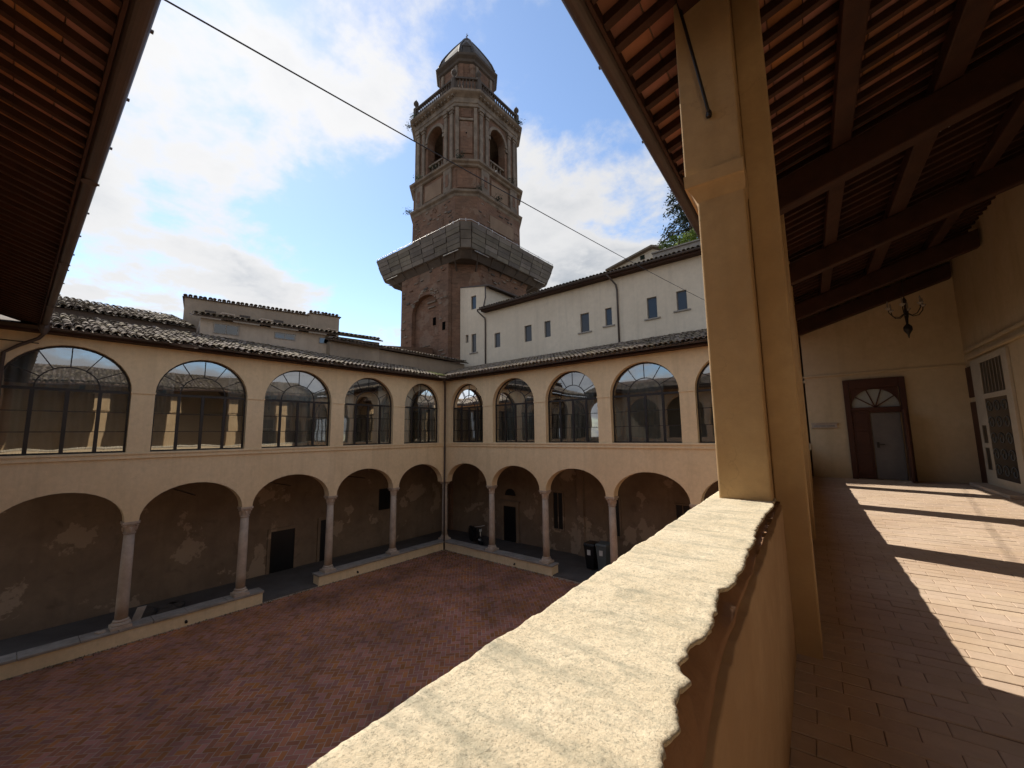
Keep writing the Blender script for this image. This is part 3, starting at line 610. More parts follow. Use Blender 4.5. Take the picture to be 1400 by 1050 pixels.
# ------------------------------------------------------------------ the loggia we stand in
Lg = empty('loggia_wing', C3(1.5, 8, 0), 'open loggia wing with tall cream pillars, broken parapet and timber roof', 'building')
V0, V1 = -0.75, 16.62
PV = [(-0.75, -0.10), (3.33, 3.96), (7.03, 7.66), (10.60, 11.20), (14.12, 14.70)]     # pillars along the parapet
archC = [(-0.1+k*3.6, 2.95+k*3.6) for k in range(0, 4)]+[(14.4, 16.4)]
MB(mapC).wall(V0, V1, 0, 5.05, [(a, b, 0.0, CAPZ, 1.0) for a, b in archC], 0.38).build('lower_wall', 'plaster_cream', Lg)
MB(C3).box(3.2, 3.4, V0, V1, 0, 5.0).box(-0.2, 3.5, V0, V1, 4.9, 5.0).build('portico_rear_wall', 'portico_wall', Lg)
lf = MB(C3).box(UI+0.004, UW, -4.0, V1+0.3, 5.01, UF-0.0055).build('loggia_floor', 'floor_joint'); tag(lf, 'worn terracotta brick floor of the loggia', 'floor', kind='structure')
ms = []; bl, bw = 0.27, 0.132
for j in range(-12, int((V1+0.2)/bw)):
    x = UI+0.03-(j % 2)*bl/2-rnd.uniform(0, 0.05)
    while x < UW-0.02:
        L0, L1 = max(x, UI+0.012), min(x+bl, UW-0.004)
        if L1-L0 > 0.08:
            c_ = (L0+L1)/2; M = Matrix.Translation(C3(c_, (j+0.5)*bw+0.006*math.sin(c_*3+j), UF-0.034+rnd.uniform(-0.0025, 0.0025))) @ Matrix.Rotation(TH+rnd.uniform(-0.012, 0.012), 4, 'Z') @ Matrix.Rotation(rnd.uniform(-0.010, 0.010), 4, 'X') @ Matrix.Rotation(rnd.uniform(-0.006, 0.006), 4, 'Y') @ Matrix.Diagonal(((L1-L0)/bl, 1, 1, 1))
            ms.append(M)
        x += bl
inst(box_base(bl-0.004, bw-0.009, 0.034, 0.003), ms, 'brick', 'floor_brick', lf, 300, stuff='brick_field')

# parapet: a lofted section with a crumbling inner lip and an open joint below the coping
def hsh(i, s): return math.sin(i*127.1+s*311.7)*43758.5453 % 1.0
def n1(x, s=0):
    i = math.floor(x); f = x-i; f = f*f*(3-2*f); return (hsh(i, s)*(1-f)+hsh(i+1, s)*f)*2-1
def n2(x, y, s=0):
    i, j = math.floor(x), math.floor(y); fx, fy = x-i, y-j; fx = fx*fx*(3-2*fx); fy = fy*fy*(3-2*fy)
    h = lambda a, b: hsh(a+57*b, s)
    return ((h(i, j)*(1-fx)+h(i+1, j)*fx)*(1-fy)+(h(i, j+1)*(1-fx)+h(i+1, j+1)*fx)*fy)*2-1
LIP = [(-0.75, -0.215), (0.50, -0.215), (0.637, -0.208), (0.695, -0.223), (0.743, -0.210), (0.796, -0.229), (0.853, -0.239), (0.885, -0.222), (0.90, -0.243), (0.96, -0.247), (1.03, -0.261), (1.072, -0.243), (1.168, -0.232), (1.30, -0.250), (1.426, -0.259), (1.50, -0.236), (1.614, -0.229), (1.726, -0.230), (1.95, -0.240), (2.157, -0.235), (2.35, -0.247), (2.566, -0.249), (2.9, -0.238), (3.156, -0.230), (3.6, -0.235), (20, -0.235)]
def lip(v):
    for (a, x), (b, y) in zip(LIP, LIP[1:]):
        if a <= v <= b: k = (v-a)/(b-a); base = x+(y-x)*k; break
    return base+0.0045*n1(v*30, 3)-0.008*max(0, n1(v*47, 4))*max(0, n1(v*6.3, 41))+0.0025*n1(v*130, 10)-0.009*max(0, n1(v*17, 31)-0.45)+(0.012*n1(v*5, 9) if v > 3.3 else 0)
JNT = [(-1, 5.95), (0.6, 5.95), (0.91, 5.975), (1.0, 6.01), (1.17, 6.05), (1.47, 6.066), (2.4, 6.085), (20, 6.085)]
def joint(v):
    for (a, x), (b, y) in zip(JNT, JNT[1:]):
        if a <= v <= b: return x+(y-x)*(v-a)/(b-a)+0.004*n1(v*14, 5)
vs_ = [V0+i*0.006 for i in range(int((3.6-V0)/0.006))]; vs_ += [vs_[-1]+0.05*(i+1) for i in range(int((V1-vs_[-1])/0.05))]
TZ = 6.125; NU = 36
def topz(u, v): return TZ+0.0022*n2(u*7, v*5, 1)+0.0014*n2(u*75, v*60, 2)+0.0012*n2(u*150, v*110, 6)
cap, edge, body = [], [], []
for v in vs_:
    uo = UO+0.006*n1(v*4, 7)+0.004*n1(v*17, 8); ui = lip(v); jz = joint(v); r = [(uo+0.012, TZ-0.10), (uo+0.002, TZ-0.03), (uo+0.006, topz(uo, v)-0.010)]
    for i in range(NU+1):
        u = uo+0.016+(ui-0.010-uo-0.016)*i/NU; r.append((u, topz(u, v)))
    r += [(ui-0.001, topz(ui, v)-0.003), (ui-0.001, topz(ui, v)-0.008), (ui-0.008, topz(ui, v)-0.016)]
    cap.append([C3(u, v, z) for u, z in r])
    e0 = -0.222+0.004*n1(v*9, 11); deep = 0.020+0.014*n1(v*6, 12)+0.008*n1(v*19, 22)
    zt = TZ-0.022; mid = (zt+jz)/2
    e = [(ui-0.02, zt+0.012), (min(ui-0.004, e0), zt-0.006), (e0+0.003*n1(v*21, 13), mid+0.004*n1(v*13, 14)), (e0+0.006, jz+0.010), (e0-0.07, jz+deep*0.5)]
    edge.append([C3(u, v, z) for u, z in e])
    f_ = -0.203+0.002*n1(v*7, 15)
    b_ = [(e0-0.07, jz+deep*0.4), (e0-0.06, jz-deep*0.6), (f_-0.004, jz-deep-0.004), (f_, jz-deep-0.016), (f_+0.001*n1(v*5, 16), 5.8), (f_+0.003, 5.5), (f_+0.004, UF-0.01)]
    body.append([C3(u, v, z) for u, z in b_])
def sheet(rows, name, mat, parent):
    n = len(rows[0]); m = MB(); m.v = [p for r in rows for p in r]
    m.q = [(i*n+j, i*n+j+1, (i+1)*n+j+1, (i+1)*n+j) for i in range(len(rows)-1) for j in range(n-1)]
    return m.build(name, mat, parent, smooth=True)
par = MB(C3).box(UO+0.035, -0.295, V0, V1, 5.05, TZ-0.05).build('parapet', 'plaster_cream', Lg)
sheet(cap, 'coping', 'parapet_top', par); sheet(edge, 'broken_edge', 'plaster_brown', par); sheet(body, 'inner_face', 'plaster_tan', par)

# pillars
def zr(u): return 6.6+3.38+SLOPE*(u+1.30)             # underside of the small rafters
for k, (a, b) in enumerate(PV):
    z0 = TZ-0.012
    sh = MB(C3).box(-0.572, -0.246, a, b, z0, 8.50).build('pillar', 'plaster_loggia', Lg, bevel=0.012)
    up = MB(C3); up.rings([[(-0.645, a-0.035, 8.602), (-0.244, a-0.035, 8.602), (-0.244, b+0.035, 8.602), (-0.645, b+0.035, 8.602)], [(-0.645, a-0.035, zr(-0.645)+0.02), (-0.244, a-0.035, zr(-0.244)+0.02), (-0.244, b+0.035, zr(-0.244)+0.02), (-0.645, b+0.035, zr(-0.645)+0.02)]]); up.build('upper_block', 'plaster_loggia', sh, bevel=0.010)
    m = MB(C3); prof = [(0.0, 8.395), (0.008, 8.41), (0.03, 8.455), (0.055, 8.495), (0.072, 8.502), (0.075, 8.60), (0.0, 8.60)]
    rs = []
    for o_, z_ in prof: rs.append([(-0.572-o_, a-o_, z_), (-0.246+min(o_, 0.012), a-o_, z_), (-0.246+min(o_, 0.012), b+o_, z_), (-0.572-o_, b+o_, z_)])
    m.rings(rs).build('impost', 'plaster_loggia', sh)
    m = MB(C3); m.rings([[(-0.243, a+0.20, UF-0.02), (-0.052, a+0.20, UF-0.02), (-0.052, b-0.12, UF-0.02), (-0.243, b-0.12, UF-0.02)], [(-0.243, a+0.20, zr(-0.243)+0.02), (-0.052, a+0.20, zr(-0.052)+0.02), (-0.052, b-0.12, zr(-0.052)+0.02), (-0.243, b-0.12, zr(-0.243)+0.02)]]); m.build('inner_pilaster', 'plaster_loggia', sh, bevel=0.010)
    if k == 1:
        tube_part([C3(-0.435, a-0.055, 9.06), C3(-0.435, a-0.075, 9.08), C3(-0.505, a-0.08, 9.55), C3(-0.60, a-0.085, 10.18)], 0.012, 'iron_stay', 'iron', sh)
        MB().lathe(*C3(-0.435, a-0.055, 9.06)[:2], [(0.02, 9.035), (0.022, 9.06), (0.018, 9.085)], 8).build('stay_eye', 'iron', sh)

# timber roof
def slab(u0, u1, v0, v1, off0, off1, name, mat, parent, bevel=0.0):
    p = [(u0, v0), (u1, v0), (u1, v1), (u0, v1)]
    return MB(C3).rings([[(a, b, zr(a)+off0) for a, b in p], [(a, b, zr(a)+off1) for a, b in p]]).build(name, mat, parent, bevel=bevel)
RU0 = -1.13; pitch = 0.273; nv = int((V1+1.2)/pitch)
for i in range(nv):
    v = -1.1+i*pitch+rnd.uniform(-0.008, 0.008); e1, e2, hz_ = rnd.uniform(-0.016, 0.016), rnd.uniform(-0.016, 0.016), rnd.uniform(0.031, 0.040)
    q_ = [(RU0, v-hz_+e1), (UW, v-hz_+e2), (UW, v+hz_+e2), (RU0, v+hz_+e1)]; dz_ = rnd.uniform(-0.010, 0.0)
    MB(C3).rings([[(a, b, zr(a)+dz_) for a, b in q_], [(a, b, zr(a)+0.085) for a, b in q_]]).build('rafter', 'wood_dark', Lg)
su = Vector((CT, ST, SLOPE)).normalized(); sv = Vector((-ST, CT, 0)); sn = su.cross(sv)
if sn.z < 0: sn = -sn
ms = []
for i in range(nv-1):
    v = -1.1+(i+0.5)*pitch
    for j in range(17):
        u = RU0+0.12+j*0.285+(0.0 if i % 2 else 0.0)
        if u > UW-0.1: continue
        ms.append(frame_m(Vector(C3(u, v, zr(u)+0.087+rnd.uniform(0, 0.006))), su, sv, sn))
inst(box_base(0.288, 0.262, 0.025), ms, 'ceiling_tile', 'terracotta', Lg, 300, stuff='ceiling_tile_field')
slab(RU0-0.02, UW+0.4, -1.2, V1+0.5, 0.122, 0.15, 'bedding', 'mortar', Lg)
rc = slab(RU0-0.02, UW+0.4, -1.2, V1+0.5, 0.153, 0.20, 'roof', 'roof_under', Lg)
coppi(rc, C3(RU0-0.08, -1.1, zr(RU0-0.08)+0.20), (-ST, CT, 0), su, V1+1.5, 5.0, 0)
slab(RU0-0.03, RU0-0.003, -0.9, V1+0.4, -0.03, 0.115, 'fascia', 'wood_dark', Lg)
for u0, u1 in ((0.55, 0.76), (1.55, 1.82), (2.72, 2.96)): slab(u0, u1, -1.2, V1, -0.22, -0.002, 'purlin', 'wood_dark', Lg, bevel=0.02)
slab(-0.58, -0.28, -1.2, V1, -0.16, -0.002, 'wall_plate', 'wood_dark', Lg)
for v0, v1 in ((2.6, 2.82), (6.64, 6.86), (10.28, 10.50), (13.83, 14.05), (16.25, 16.5)): slab(-0.28 if v0 < 16 else -0.2, UW-0.05, v0, v1, -0.66, -0.222, 'main_beam', 'wood_dark', Lg, bevel=0.025)
gz = zr(RU0)-0.0
gutter('gutter', [C3(RU0-0.115, -0.9, gz+0.03), C3(RU0-0.115, V1+0.4, gz+0.03)], Lg)
for k in range(14): MB(C3).box(RU0-0.22, RU0-0.01, -0.4+k*1.25, -0.375+k*1.25, gz+0.025, gz+0.045).build('gutter_bracket', 'gutter', Lg)

# walls of the loggia
mapE = lambda s, d, z: (s, YB+d, z)
ew = MB(); p = [(-1.62, YB), (3.2, YB), (3.2, YB+0.3), (-1.62, YB+0.3)]
ew.rings([[(x, y, 5.0) for x, y in p], [(x, y, zr(x*CT+YB*ST)+0.10) for x, y in p]]).build('end_wall', 'plaster_inner', Lg)
rw = MB(C3).box(UW, UW+0.3, -4.0, V1+0.6, 5.0, zr(UW)+0.2).build('rear_wall', 'plaster_inner', Lg)
MB(C3).box(-0.30, UW, -4.3, -4.0, 5.0, 11.4).build('cross_wall', 'plaster_inner', Lg)
MB().box(-1.5, 2.62, YB-0.035, YB-0.002, 8.32, 8.38).build('string_course', 'plaster_inner', Lg, bevel=0.008)
MB(C3).box(UW-0.06, UW-0.002, 3.0, 16.3, 8.62, 8.70).build('string_course', 'plaster_inner', Lg, bevel=0.008)
# double-leaf door with a fanlight in the end wall
dx0, dx1, dz0, dz1 = -0.03, 1.40, 5.10, 8.14
F = lambda s, d, z: (s, YB-d, z)
dr = MB(F).box(dx0, dx0+0.14, 0.003, 0.10, dz0, dz1).box(dx1-0.14, dx1, 0.003, 0.10, dz0, dz1).box(dx0+0.14, dx1-0.14, 0.003, 0.10, 7.86, dz1).box(dx0+0.14, dx1-0.14, 0.003, 0.10, 7.18, 7.27).build('door', 'door_wood', Lg, bevel=0.008)
m = MB(F); c_ = (dx0+dx1)/2; hw = (dx1-dx0)/2-0.14
for i in range(16):                                   # spandrels round the fanlight
    a0, a1 = math.pi*i/16, math.pi*(i+1)/16; xa, xb = c_-hw*0.96*math.cos(a0), c_-hw*0.96*math.cos(a1); za, zb = 7.27+0.56*math.sin(a0), 7.27+0.56*math.sin(a1)
    m.add([(xa, 0.06, za), (xb, 0.06, zb), (xb, 0.06, 7.86), (xa, 0.06, 7.86)], [(0, 1, 2, 3)]); m.add([(xa, 0.06, za), (xb, 0.06, zb), (xb, 0.003, zb), (xa, 0.003, za)], [(3, 2, 1, 0)])
m.build('spandrel', 'door_wood', dr)
for i in range(5):
    a0, a1 = math.pi*i/5, math.pi*(i+1)/5; vs = [(c_-0.07*math.cos((a0+a1)/2), 0.012, 7.275)]+[(c_-hw*0.95*math.cos(a0+(a1-a0)*t/5), 0.012, 7.27+0.555*math.sin(a0+(a1-a0)*t/5)) for t in range(6)]
    MB(F).add(vs, [tuple(range(7))]).build('fanlight_pane', 'curtain_grey', dr)
for i in range(1, 5):
    a0 = math.pi*i/5; p0, p1 = Vector((c_, 7.27)), Vector((c_-hw*0.95*math.cos(a0), 7.27+0.555*math.sin(a0))); dd = (p1-p0).normalized(); nn = Vector((-dd.y, dd.x))*0.016
    vs = [(p.x, dz, p.y) for dz in (0.014, 0.04) for p in (p0+nn, p0-nn, p1-nn, p1+nn)]; MB(F).add(vs, [(0, 1, 2, 3), (7, 6, 5, 4), (0, 4, 5, 1), (1, 5, 6, 2), (2, 6, 7, 3), (3, 7, 4, 0)]).build('glazing_bar', 'door_wood', dr)
lv = MB(F).box(dx0+0.145, 0.535, 0.02, 0.07, dz0+0.02, 7.175).build('door_leaf', 'door_wood', dr, bevel=0.006)
for z0, z1 in ((5.25, 5.85), (5.95, 6.55), (6.65, 7.1)): MB(F).box(dx0+0.20, 0.48, 0.071, 0.085, z0, z1).build('panel', 'door_wood', lv, bevel=0.012)
gl = MB(F).box(0.545, 1.215, 0.012, 0.045, dz0+0.02, 7.10).build('inner_door', 'door_grey', dr, bevel=0.004)
MB(F).box(0.62, 0.68, 0.046, 0.06, 6.05, 6.22).build('lock_plate', 'iron', gl); MB(F).box(0.63, 0.80, 0.075, 0.095, 6.13, 6.155).box(0.64, 0.66, 0.06, 0.08, 6.13, 6.155).build('door_handle', 'iron', gl)
MB(F).box(1.24, 1.30, 0.10, 0.72, dz0+0.02, 7.17).build('open_leaf', 'door_wood', dr, bevel=0.006)
MB(F).box(0.54, 1.25, 0.012, 0.09, 7.105, 7.178).build('head_board', 'door_wood', dr)
# notice board
nb = empty('wall_plaque', (-0.6, YB, 6.7), 'small framed stone-coloured plaque fixed to the end wall beside the panelled door', 'plaque')
MB(F).box(-0.93, -0.27, 0.003, 0.035, 6.66, 6.80).build('slab', 'stone', nb, bevel=0.006); MB(F).box(-0.95, -0.25, 0.003, 0.05, 6.801, 6.83).build('top_moulding', 'stone', nb, bevel=0.006)
MB(F).box(-0.87, -0.33, 0.036, 0.042, 6.70, 6.76).build('raised_panel', 'coping_stone', nb)
# white glazed doorcase in the rear wall
G = lambda s, d, z: C3(UW-d, s, z)
D0, D1 = 0.003, 0.055
wd = MB(G).box(13.42, 13.74, D0, D1, UF, 8.36).box(15.16, 15.34, D0, D1, UF, 8.36).box(15.66, 15.86, D0, D1, UF, 8.36).box(13.74, 15.16, D0, D1, 8.22, 8.36).box(13.74, 15.16, D0, D1, 7.32, 7.44).box(13.74, 15.16, D0, D1, UF, 5.38).box(15.34, 15.66, D0, D1, 6.66, 8.36).box(15.34, 15.66, D0, D1, 6.10, 6.22).box(15.34, 15.66, D0, D1, UF, 5.55).build('glazed_doorcase', 'white_paint', Lg, bevel=0.006)
MB(G).box(13.74, 15.16, 0.03, 0.045, 5.38, 7.32).build('door_glass', 'pane_dark', wd); MB(G).box(13.74, 15.16, 0.03, 0.045, 7.44, 8.22).build('transom_glass', 'black_paint', wd)
for i in range(6): MB(G).box(13.90+i*0.21, 13.915+i*0.21, 0.046, 0.054, 7.44, 8.22).build('grille_bar', 'coping_stone', wd)
for i in range(3):
    for j in range(5):                                # scrolled ironwork in front of the glass
        cx_, cz_ = 13.97+i*0.48, 5.58+j*0.38; MB(G).tube([(cx_+0.20*math.cos(t*0.7)*(1-t*0.07), 0.056, cz_+0.17*math.sin(t*0.7)*(1-t*0.07)) for t in range(11)], 0.007, 4).build('scroll', 'bin_grey', wd)
for z0, z1 in ((6.22, 6.66), (5.55, 6.10)): MB(G).box(15.34, 15.66, 0.03, 0.045, z0, z1).build('side_pane', 'black_paint', wd)
MB(G).box(8.0, 15.95, 0.003, 0.09, 8.42, 8.48).build('head_moulding', 'plaster_inner', wd, bevel=0.008)
MB(G).box(13.3, 16.0, 0.003, 0.36, UF-0.0, UF+0.08).build('door_step', 'stone', wd, bevel=0.015)
MB(G).box(13.62, 13.70, 0.003, 0.03, 6.55, 6.70).build('switch_plate', 'iron', Lg)
MB(G).box(15.93, 16.45, 0.003, 0.03, UF, 7.30).box(15.93, 16.45, 0.003, 0.03, 7.42, 8.25).build('shutter', 'door_wood', Lg, bevel=0.01)
# chandelier and a small lamp on the beam
def chandelier(x, y, zt, s, label):
    e = empty('chandelier', (x, y, zt), label, 'chandelier')
    tube_part([(x, y, zt), (x, y, zt-0.42*s)], 0.008*s, 'chain', 'iron', e, 6)
    MB().lathe(x, y, [(0.01*s, zt-0.38*s), (0.04*s, zt-0.46*s), (0.018*s, zt-0.6*s), (0.035*s, zt-0.78*s), (0.02*s, zt-0.98*s), (0.07*s, zt-1.04*s), (0.075*s, zt-1.12*s), (0.02*s, zt-1.22*s), (0.006*s, zt-1.3*s)], 10).build('stem', 'iron', e, smooth=True)
    for k in range(6):
        a = k*math.pi/3+0.3; cx, sx = math.cos(a), math.sin(a)
        arm = tube_part([(x+cx*r*s, y+sx*r*s, zt+z*s) for r, z in ((0.02, -0.74), (0.12, -0.82), (0.22, -0.80), (0.29, -0.70), (0.30, -0.62))], 0.010*s, 'arm', 'iron', e, 6)
        MB().lathe(x+cx*0.30*s, y+sx*0.30*s, [(0.012*s, zt-0.64*s), (0.05*s, zt-0.60*s), (0.055*s, zt-0.585*s), (0.014*s, zt-0.58*s), (0.014*s, zt-0.47*s), (0.004*s, zt-0.43*s)], 8).build('candle_cup', 'coping_stone', arm)
    return e
chandelier(1.41, 14.45, 10.45, 1.18, 'wrought iron chandelier with candle arms hanging from the loggia beams')
lp = empty('pendant_lamp', C3(1.75, 7.4, 9.8), 'tiny white lamp cluster fixed under the loggia roof beams', 'lamp')
x, y, z = C3(1.75, 7.35, zr(1.75)-0.22)
tube_part([(x, y, z+0.2), (x, y, z-0.12)], 0.006, 'cord', 'iron', lp)
for k in range(3):
    a = k*2.1; MB().lathe(x+0.05*math.cos(a), y+0.05*math.sin(a), [(0.012, z-0.11), (0.02, z-0.14), (0.026, z-0.17), (0.01, z-0.19)], 8).build('bulb_holder', 'white_label', lp)

# ------------------------------------------------------------------ long white house behind wing B
Wh = empty('white_house', (-11, 20.5, 0), 'long white rendered house with small windows rising behind the tiled arcade roof', 'building')
mapW = lambda s, d, z: (s, 20.5+d, z)
WZ = 6.6
wins = [(-18.24, -17.72, 5.88, 6.88), (-15.64, -15.07, 5.87, 6.93), (-14.08, -13.62, 5.92, 6.93), (-11.54, -10.97, 5.80, 6.90), (-9.96, -9.56, 5.91, 6.90), (-7.58, -7.06, 5.85, 6.96), (-6.08, -5.58, 5.98, 6.96), (-3.6, -3.1, 5.9, 6.95)]
MB(mapW).wall(-19.05, 0.6, 9.6, WZ+8.62, [(a, b, WZ+z0, WZ+z1, 0) for a, b, z0, z1 in wins], 0.35).build('wall', 'white_plaster', Wh)
MB(mapW).box(-19.0, 0.55, 0.36, 4.6, 9.6, WZ+8.6).build('house_core', 'room', Wh)
def small_window(parent, f, a, b, z0, z1, sill=True):
    w_ = MB(f).box(a, a+0.045, 0.09, 0.14, z0, z1).box(b-0.045, b, 0.09, 0.14, z0, z1).box(a+0.045, b-0.045, 0.09, 0.14, z1-0.045, z1).box(a+0.045, b-0.045, 0.09, 0.14, z0, z0+0.045).build('window', 'door_grey', parent)
    MB(f).box(a+0.045, b-0.045, 0.11, 0.12, z0+0.045, z1-0.045).build('pane', 'pane_dark', w_)
    if sill: MB(f).box(a-0.16, b+0.16, -0.07, 0.10, z0-0.075, z0-0.003).build('sill', 'coping_stone', w_)
for i, (a, b, z0, z1) in enumerate(wins): small_window(Wh, mapW, a, b, WZ+z0, WZ+z1, i in (3, 4, 5, 6, 7))
# stair block in the angle with the tower
MB(mapW).wall(-21.62, -19.052, 9.6, WZ+8.0, [(-20.46, -19.98, WZ+5.84, WZ+7.18, 0), (-21.06, -20.76, WZ+6.65, WZ+7.22, 0)], 0.35).build('stair_block', 'white_plaster', Wh)
MB(mapW).wall(-21.62, -19.052, WZ+8.0, WZ+10.36, [(-20.50, -19.98, WZ+9.02, WZ+10.02, 0)], 0.35).build('stair_block_upper', 'white_plaster', Wh)
MB().rings([[(-21.62, 20.5, WZ+10.361), (-19.052, 20.5, WZ+10.361), (-19.052, 20.5, WZ+10.45), (-21.62, 20.5, WZ+10.93)], [(-21.62, 20.85, WZ+10.361), (-19.052, 20.85, WZ+10.361), (-19.052, 20.85, WZ+10.45), (-21.62, 20.85, WZ+10.93)]]).build('stair_gable', 'white_plaster', Wh)
MB().box(-21.55, -19.06, 20.86, 24.2, 9.6, WZ+10.4).build('stair_block_core', 'white_plaster', Wh)
MB().add([(-19.05, 20.5, WZ+8.5), (-19.05, 24.2, WZ+8.5), (-19.05, 24.2, WZ+10.2), (-19.05, 20.5, WZ+10.35)], [(0, 1, 2, 3)]).build('stair_block_side', 'white_plaster', Wh)
small_window(Wh, mapW, -20.50, -19.98, WZ+9.02, WZ+10.02, False); small_window(Wh, mapW, -20.46, -19.98, WZ+5.84, WZ+7.18, True)
MB(mapW).box(-21.06, -20.76, 0.15, 0.17, WZ+6.65, WZ+7.22).build('shutter', 'door_grey', Wh)
MB().rings([[(-21.62, 20.47, WZ+10.94), (-18.62, 20.40, WZ+10.38), (-18.62, 24.6, WZ+10.38), (-21.62, 24.6, WZ+10.94)], [(-21.62, 20.47, WZ+10.99), (-18.60, 20.38, WZ+10.47), (-18.60, 24.6, WZ+10.47), (-21.62, 24.6, WZ+10.99)]]).build('stair_roof', 'gutter', Wh)
wr = MB().rings([[(-19.2, 20.02, WZ+8.60), (0.8, 20.02, WZ+8.60), (0.8, 25.2, WZ+10.1), (-19.2, 25.2, WZ+10.1)], [(-19.2, 20.02, WZ+8.68), (0.8, 20.02, WZ+8.68), (0.8, 25.2, WZ+10.18), (-19.2, 25.2, WZ+10.18)]]).build('roof', 'roof_under', Wh)
coppi(wr, (-19.2, 19.97, WZ+8.68), (1, 0, 0), Vector((0, 1, 0.29)).normalized(), 19.8, 1.5, 110, pitch=0.22)
MB().box(-19.1, 0.6, 20.06, 20.498, WZ+8.50, WZ+8.597).build('eave_board', 'wood_dark', Wh)
gutter('gutter', [(-19.3, 19.93, WZ+8.66), (0.7, 19.93, WZ+8.66)], Wh, 0.07)
tube_part([(-9.5, 19.93, WZ+8.6), (-9.42, 20.1, WZ+8.45), (-9.22, 20.42, WZ+8.1), (-9.17, 20.44, WZ+7.8), (-9.17, 20.44, WZ+4.85)], 0.05, 'downpipe', 'gutter', Wh)
tube_part([(-19.35, 19.95, WZ+8.6), (-19.3, 20.2, WZ+8.42), (-19.06, 20.43, WZ+8.1), (-19.04, 20.44, WZ+7.8), (-19.04, 20.44, WZ+4.6)], 0.05, 'downpipe', 'gutter', Wh)
tube_part([(-18.98, 20.4, WZ+10.4), (-18.98, 20.42, WZ+9.6), (-19.2, 20.42, WZ+8.95), (-19.3, 20.2, WZ+8.75)], 0.045, 'downpipe', 'gutter', Wh)

# ------------------------------------------------------------------ bell tower
def foliage(name, pts, size, mat, parent, n_=None):
    vs, fs = [], []
    for p in pts:
        d = Vector((rnd.gauss(0, 1), rnd.gauss(0, 1), rnd.gauss(0, 1))).normalized(); a = d.orthogonal().normalized(); b = d.cross(a); s_ = size*rnd.uniform(0.5, 1.3); k = len(vs)
        vs += [tuple(p-a*s_), tuple(p+b*s_*0.45+d*s_*0.1), tuple(p+a*s_), tuple(p-b*s_*0.45+d*s_*0.1)]; fs.append((k, k+1, k+2, k+3))
    me = bpy.data.meshes.new(name); me.from_pydata(vs, [], fs); return link(name, me, mat, parent)
TX, TY = -25.0, 24.5
T = empty('bell_tower', (TX, TY, 0), 'tall weathered brick bell tower with chamfered corners, balustrade and small dome', 'tower')
def ring8(h, c, z): return [(TX+x, TY+y, z) for x, y in ((h-c, -h), (h, -h+c), (h, h-c), (h-c, h), (-h+c, h), (-h, h-c), (-h, -h+c), (-h+c, -h))]
def prism(secs, name, mat, parent, bevel=0.0): return MB().rings([ring8(h, c, WZ+z) for h, c, z in secs]).build(name, mat, parent, bevel=bevel)
def cornice(h, c, z, prof, name='cornice', mat='tower_stone', parent=None): return prism([(h+o, c+o*0.586, z+dz) for o, dz in prof], name, mat, parent or T)
# four face frames: (along, out, up) with along increasing to the viewer's right
FACES = [lambda s, d, z, h=0: (TX+s, TY-h-d, z), lambda s, d, z, h=0: (TX+h+d, TY+s, z), lambda s, d, z, h=0: (TX-s, TY+h+d, z), lambda s, d, z, h=0: (TX-h-d, TY-s, z)]
def face(i, h): f = FACES[i]; return lambda s, d, z: f(s, d, WZ+z, h)
def chamf(i, h, c):
    a = -math.pi/4+i*math.pi/2; k = (2*h-c)/math.sqrt(2); n = (math.cos(a), math.sin(a)); t = (-n[1], n[0])
    return lambda s, d, z: (TX+n[0]*(k+d)+t[0]*s, TY+n[1]*(k+d)+t[1]*s, WZ+z)
# shaft with a blind arch
hL, cL = 4.4, 1.5
m = MB().rings([ring8(hL, cL, -0.1), ring8(hL-0.02, cL, WZ+13.3)]); m.build('shaft', 'tower_brick', T)
f = face(0, hL)
m = MB(lambda s, d, z: f(s, -d, z)); m.wall(-2.9, 2.9, 4.0, 12.95, [(-1.45, 1.85, 4.6, 9.6, 1.35)], 0.45)
MB(lambda s, d, z: f(s, 0.36-d, z)).wall(-2.88, 2.88, 4.0, 12.9, [(-1.45, 1.85, 5.2, 9.55, 1.4)], 0.34).build('blind_arch_wall', 'tower_brick', T)
for s0, z0 in ((0.75, 8.45), (2.25, 7.75)): MB(f).box(s0, s0+0.34, 0.004 if s0 < 1 else 0.362, 0.02 if s0 < 1 else 0.372, z0, z0+0.62).build('putlog_opening', 'void', T)
for k in range(26):                                   # broken plaster lumps round the arch
    a = rnd.uniform(0.2, 2.9); s_ = 0.2-1.75*math.cos(a)+rnd.uniform(-0.25, 0.25); z_ = 9.6+1.6*math.sin(a)+rnd.uniform(-0.3, 0.3); w_ = rnd.uniform(0.1, 0.35)
    MB(f).box(s_, s_+w_, 0.36, 0.36+rnd.uniform(0.03, 0.10), z_, z_+rnd.uniform(0.05, 0.14)).build('stone_fragment', 'tower_stone', T)
for s0, z0, w_, h_ in ((1.9, 6.2, 0.5, 0.08), (2.2, 5.9, 0.4, 0.08), (2.3, 5.5, 0.35, 0.07), (1.95, 8.6, 0.3, 0.09), (2.5, 10.2, 0.3, 0.1), (-2.6, 9.2, 0.3, 0.1), (0.2, 9.9, 0.8, 0.1), (0.1, 10.3, 1.0, 0.12), (-0.4, 6.9, 0.8, 0.06)): MB(f).box(s0, s0+w_, 0.36 if abs(s0) > 1.86 else 0.003, 0.42 if abs(s0) > 1.86 else 0.08, z0, z0+h_).build('stone_fragment', 'tower_stone', T)
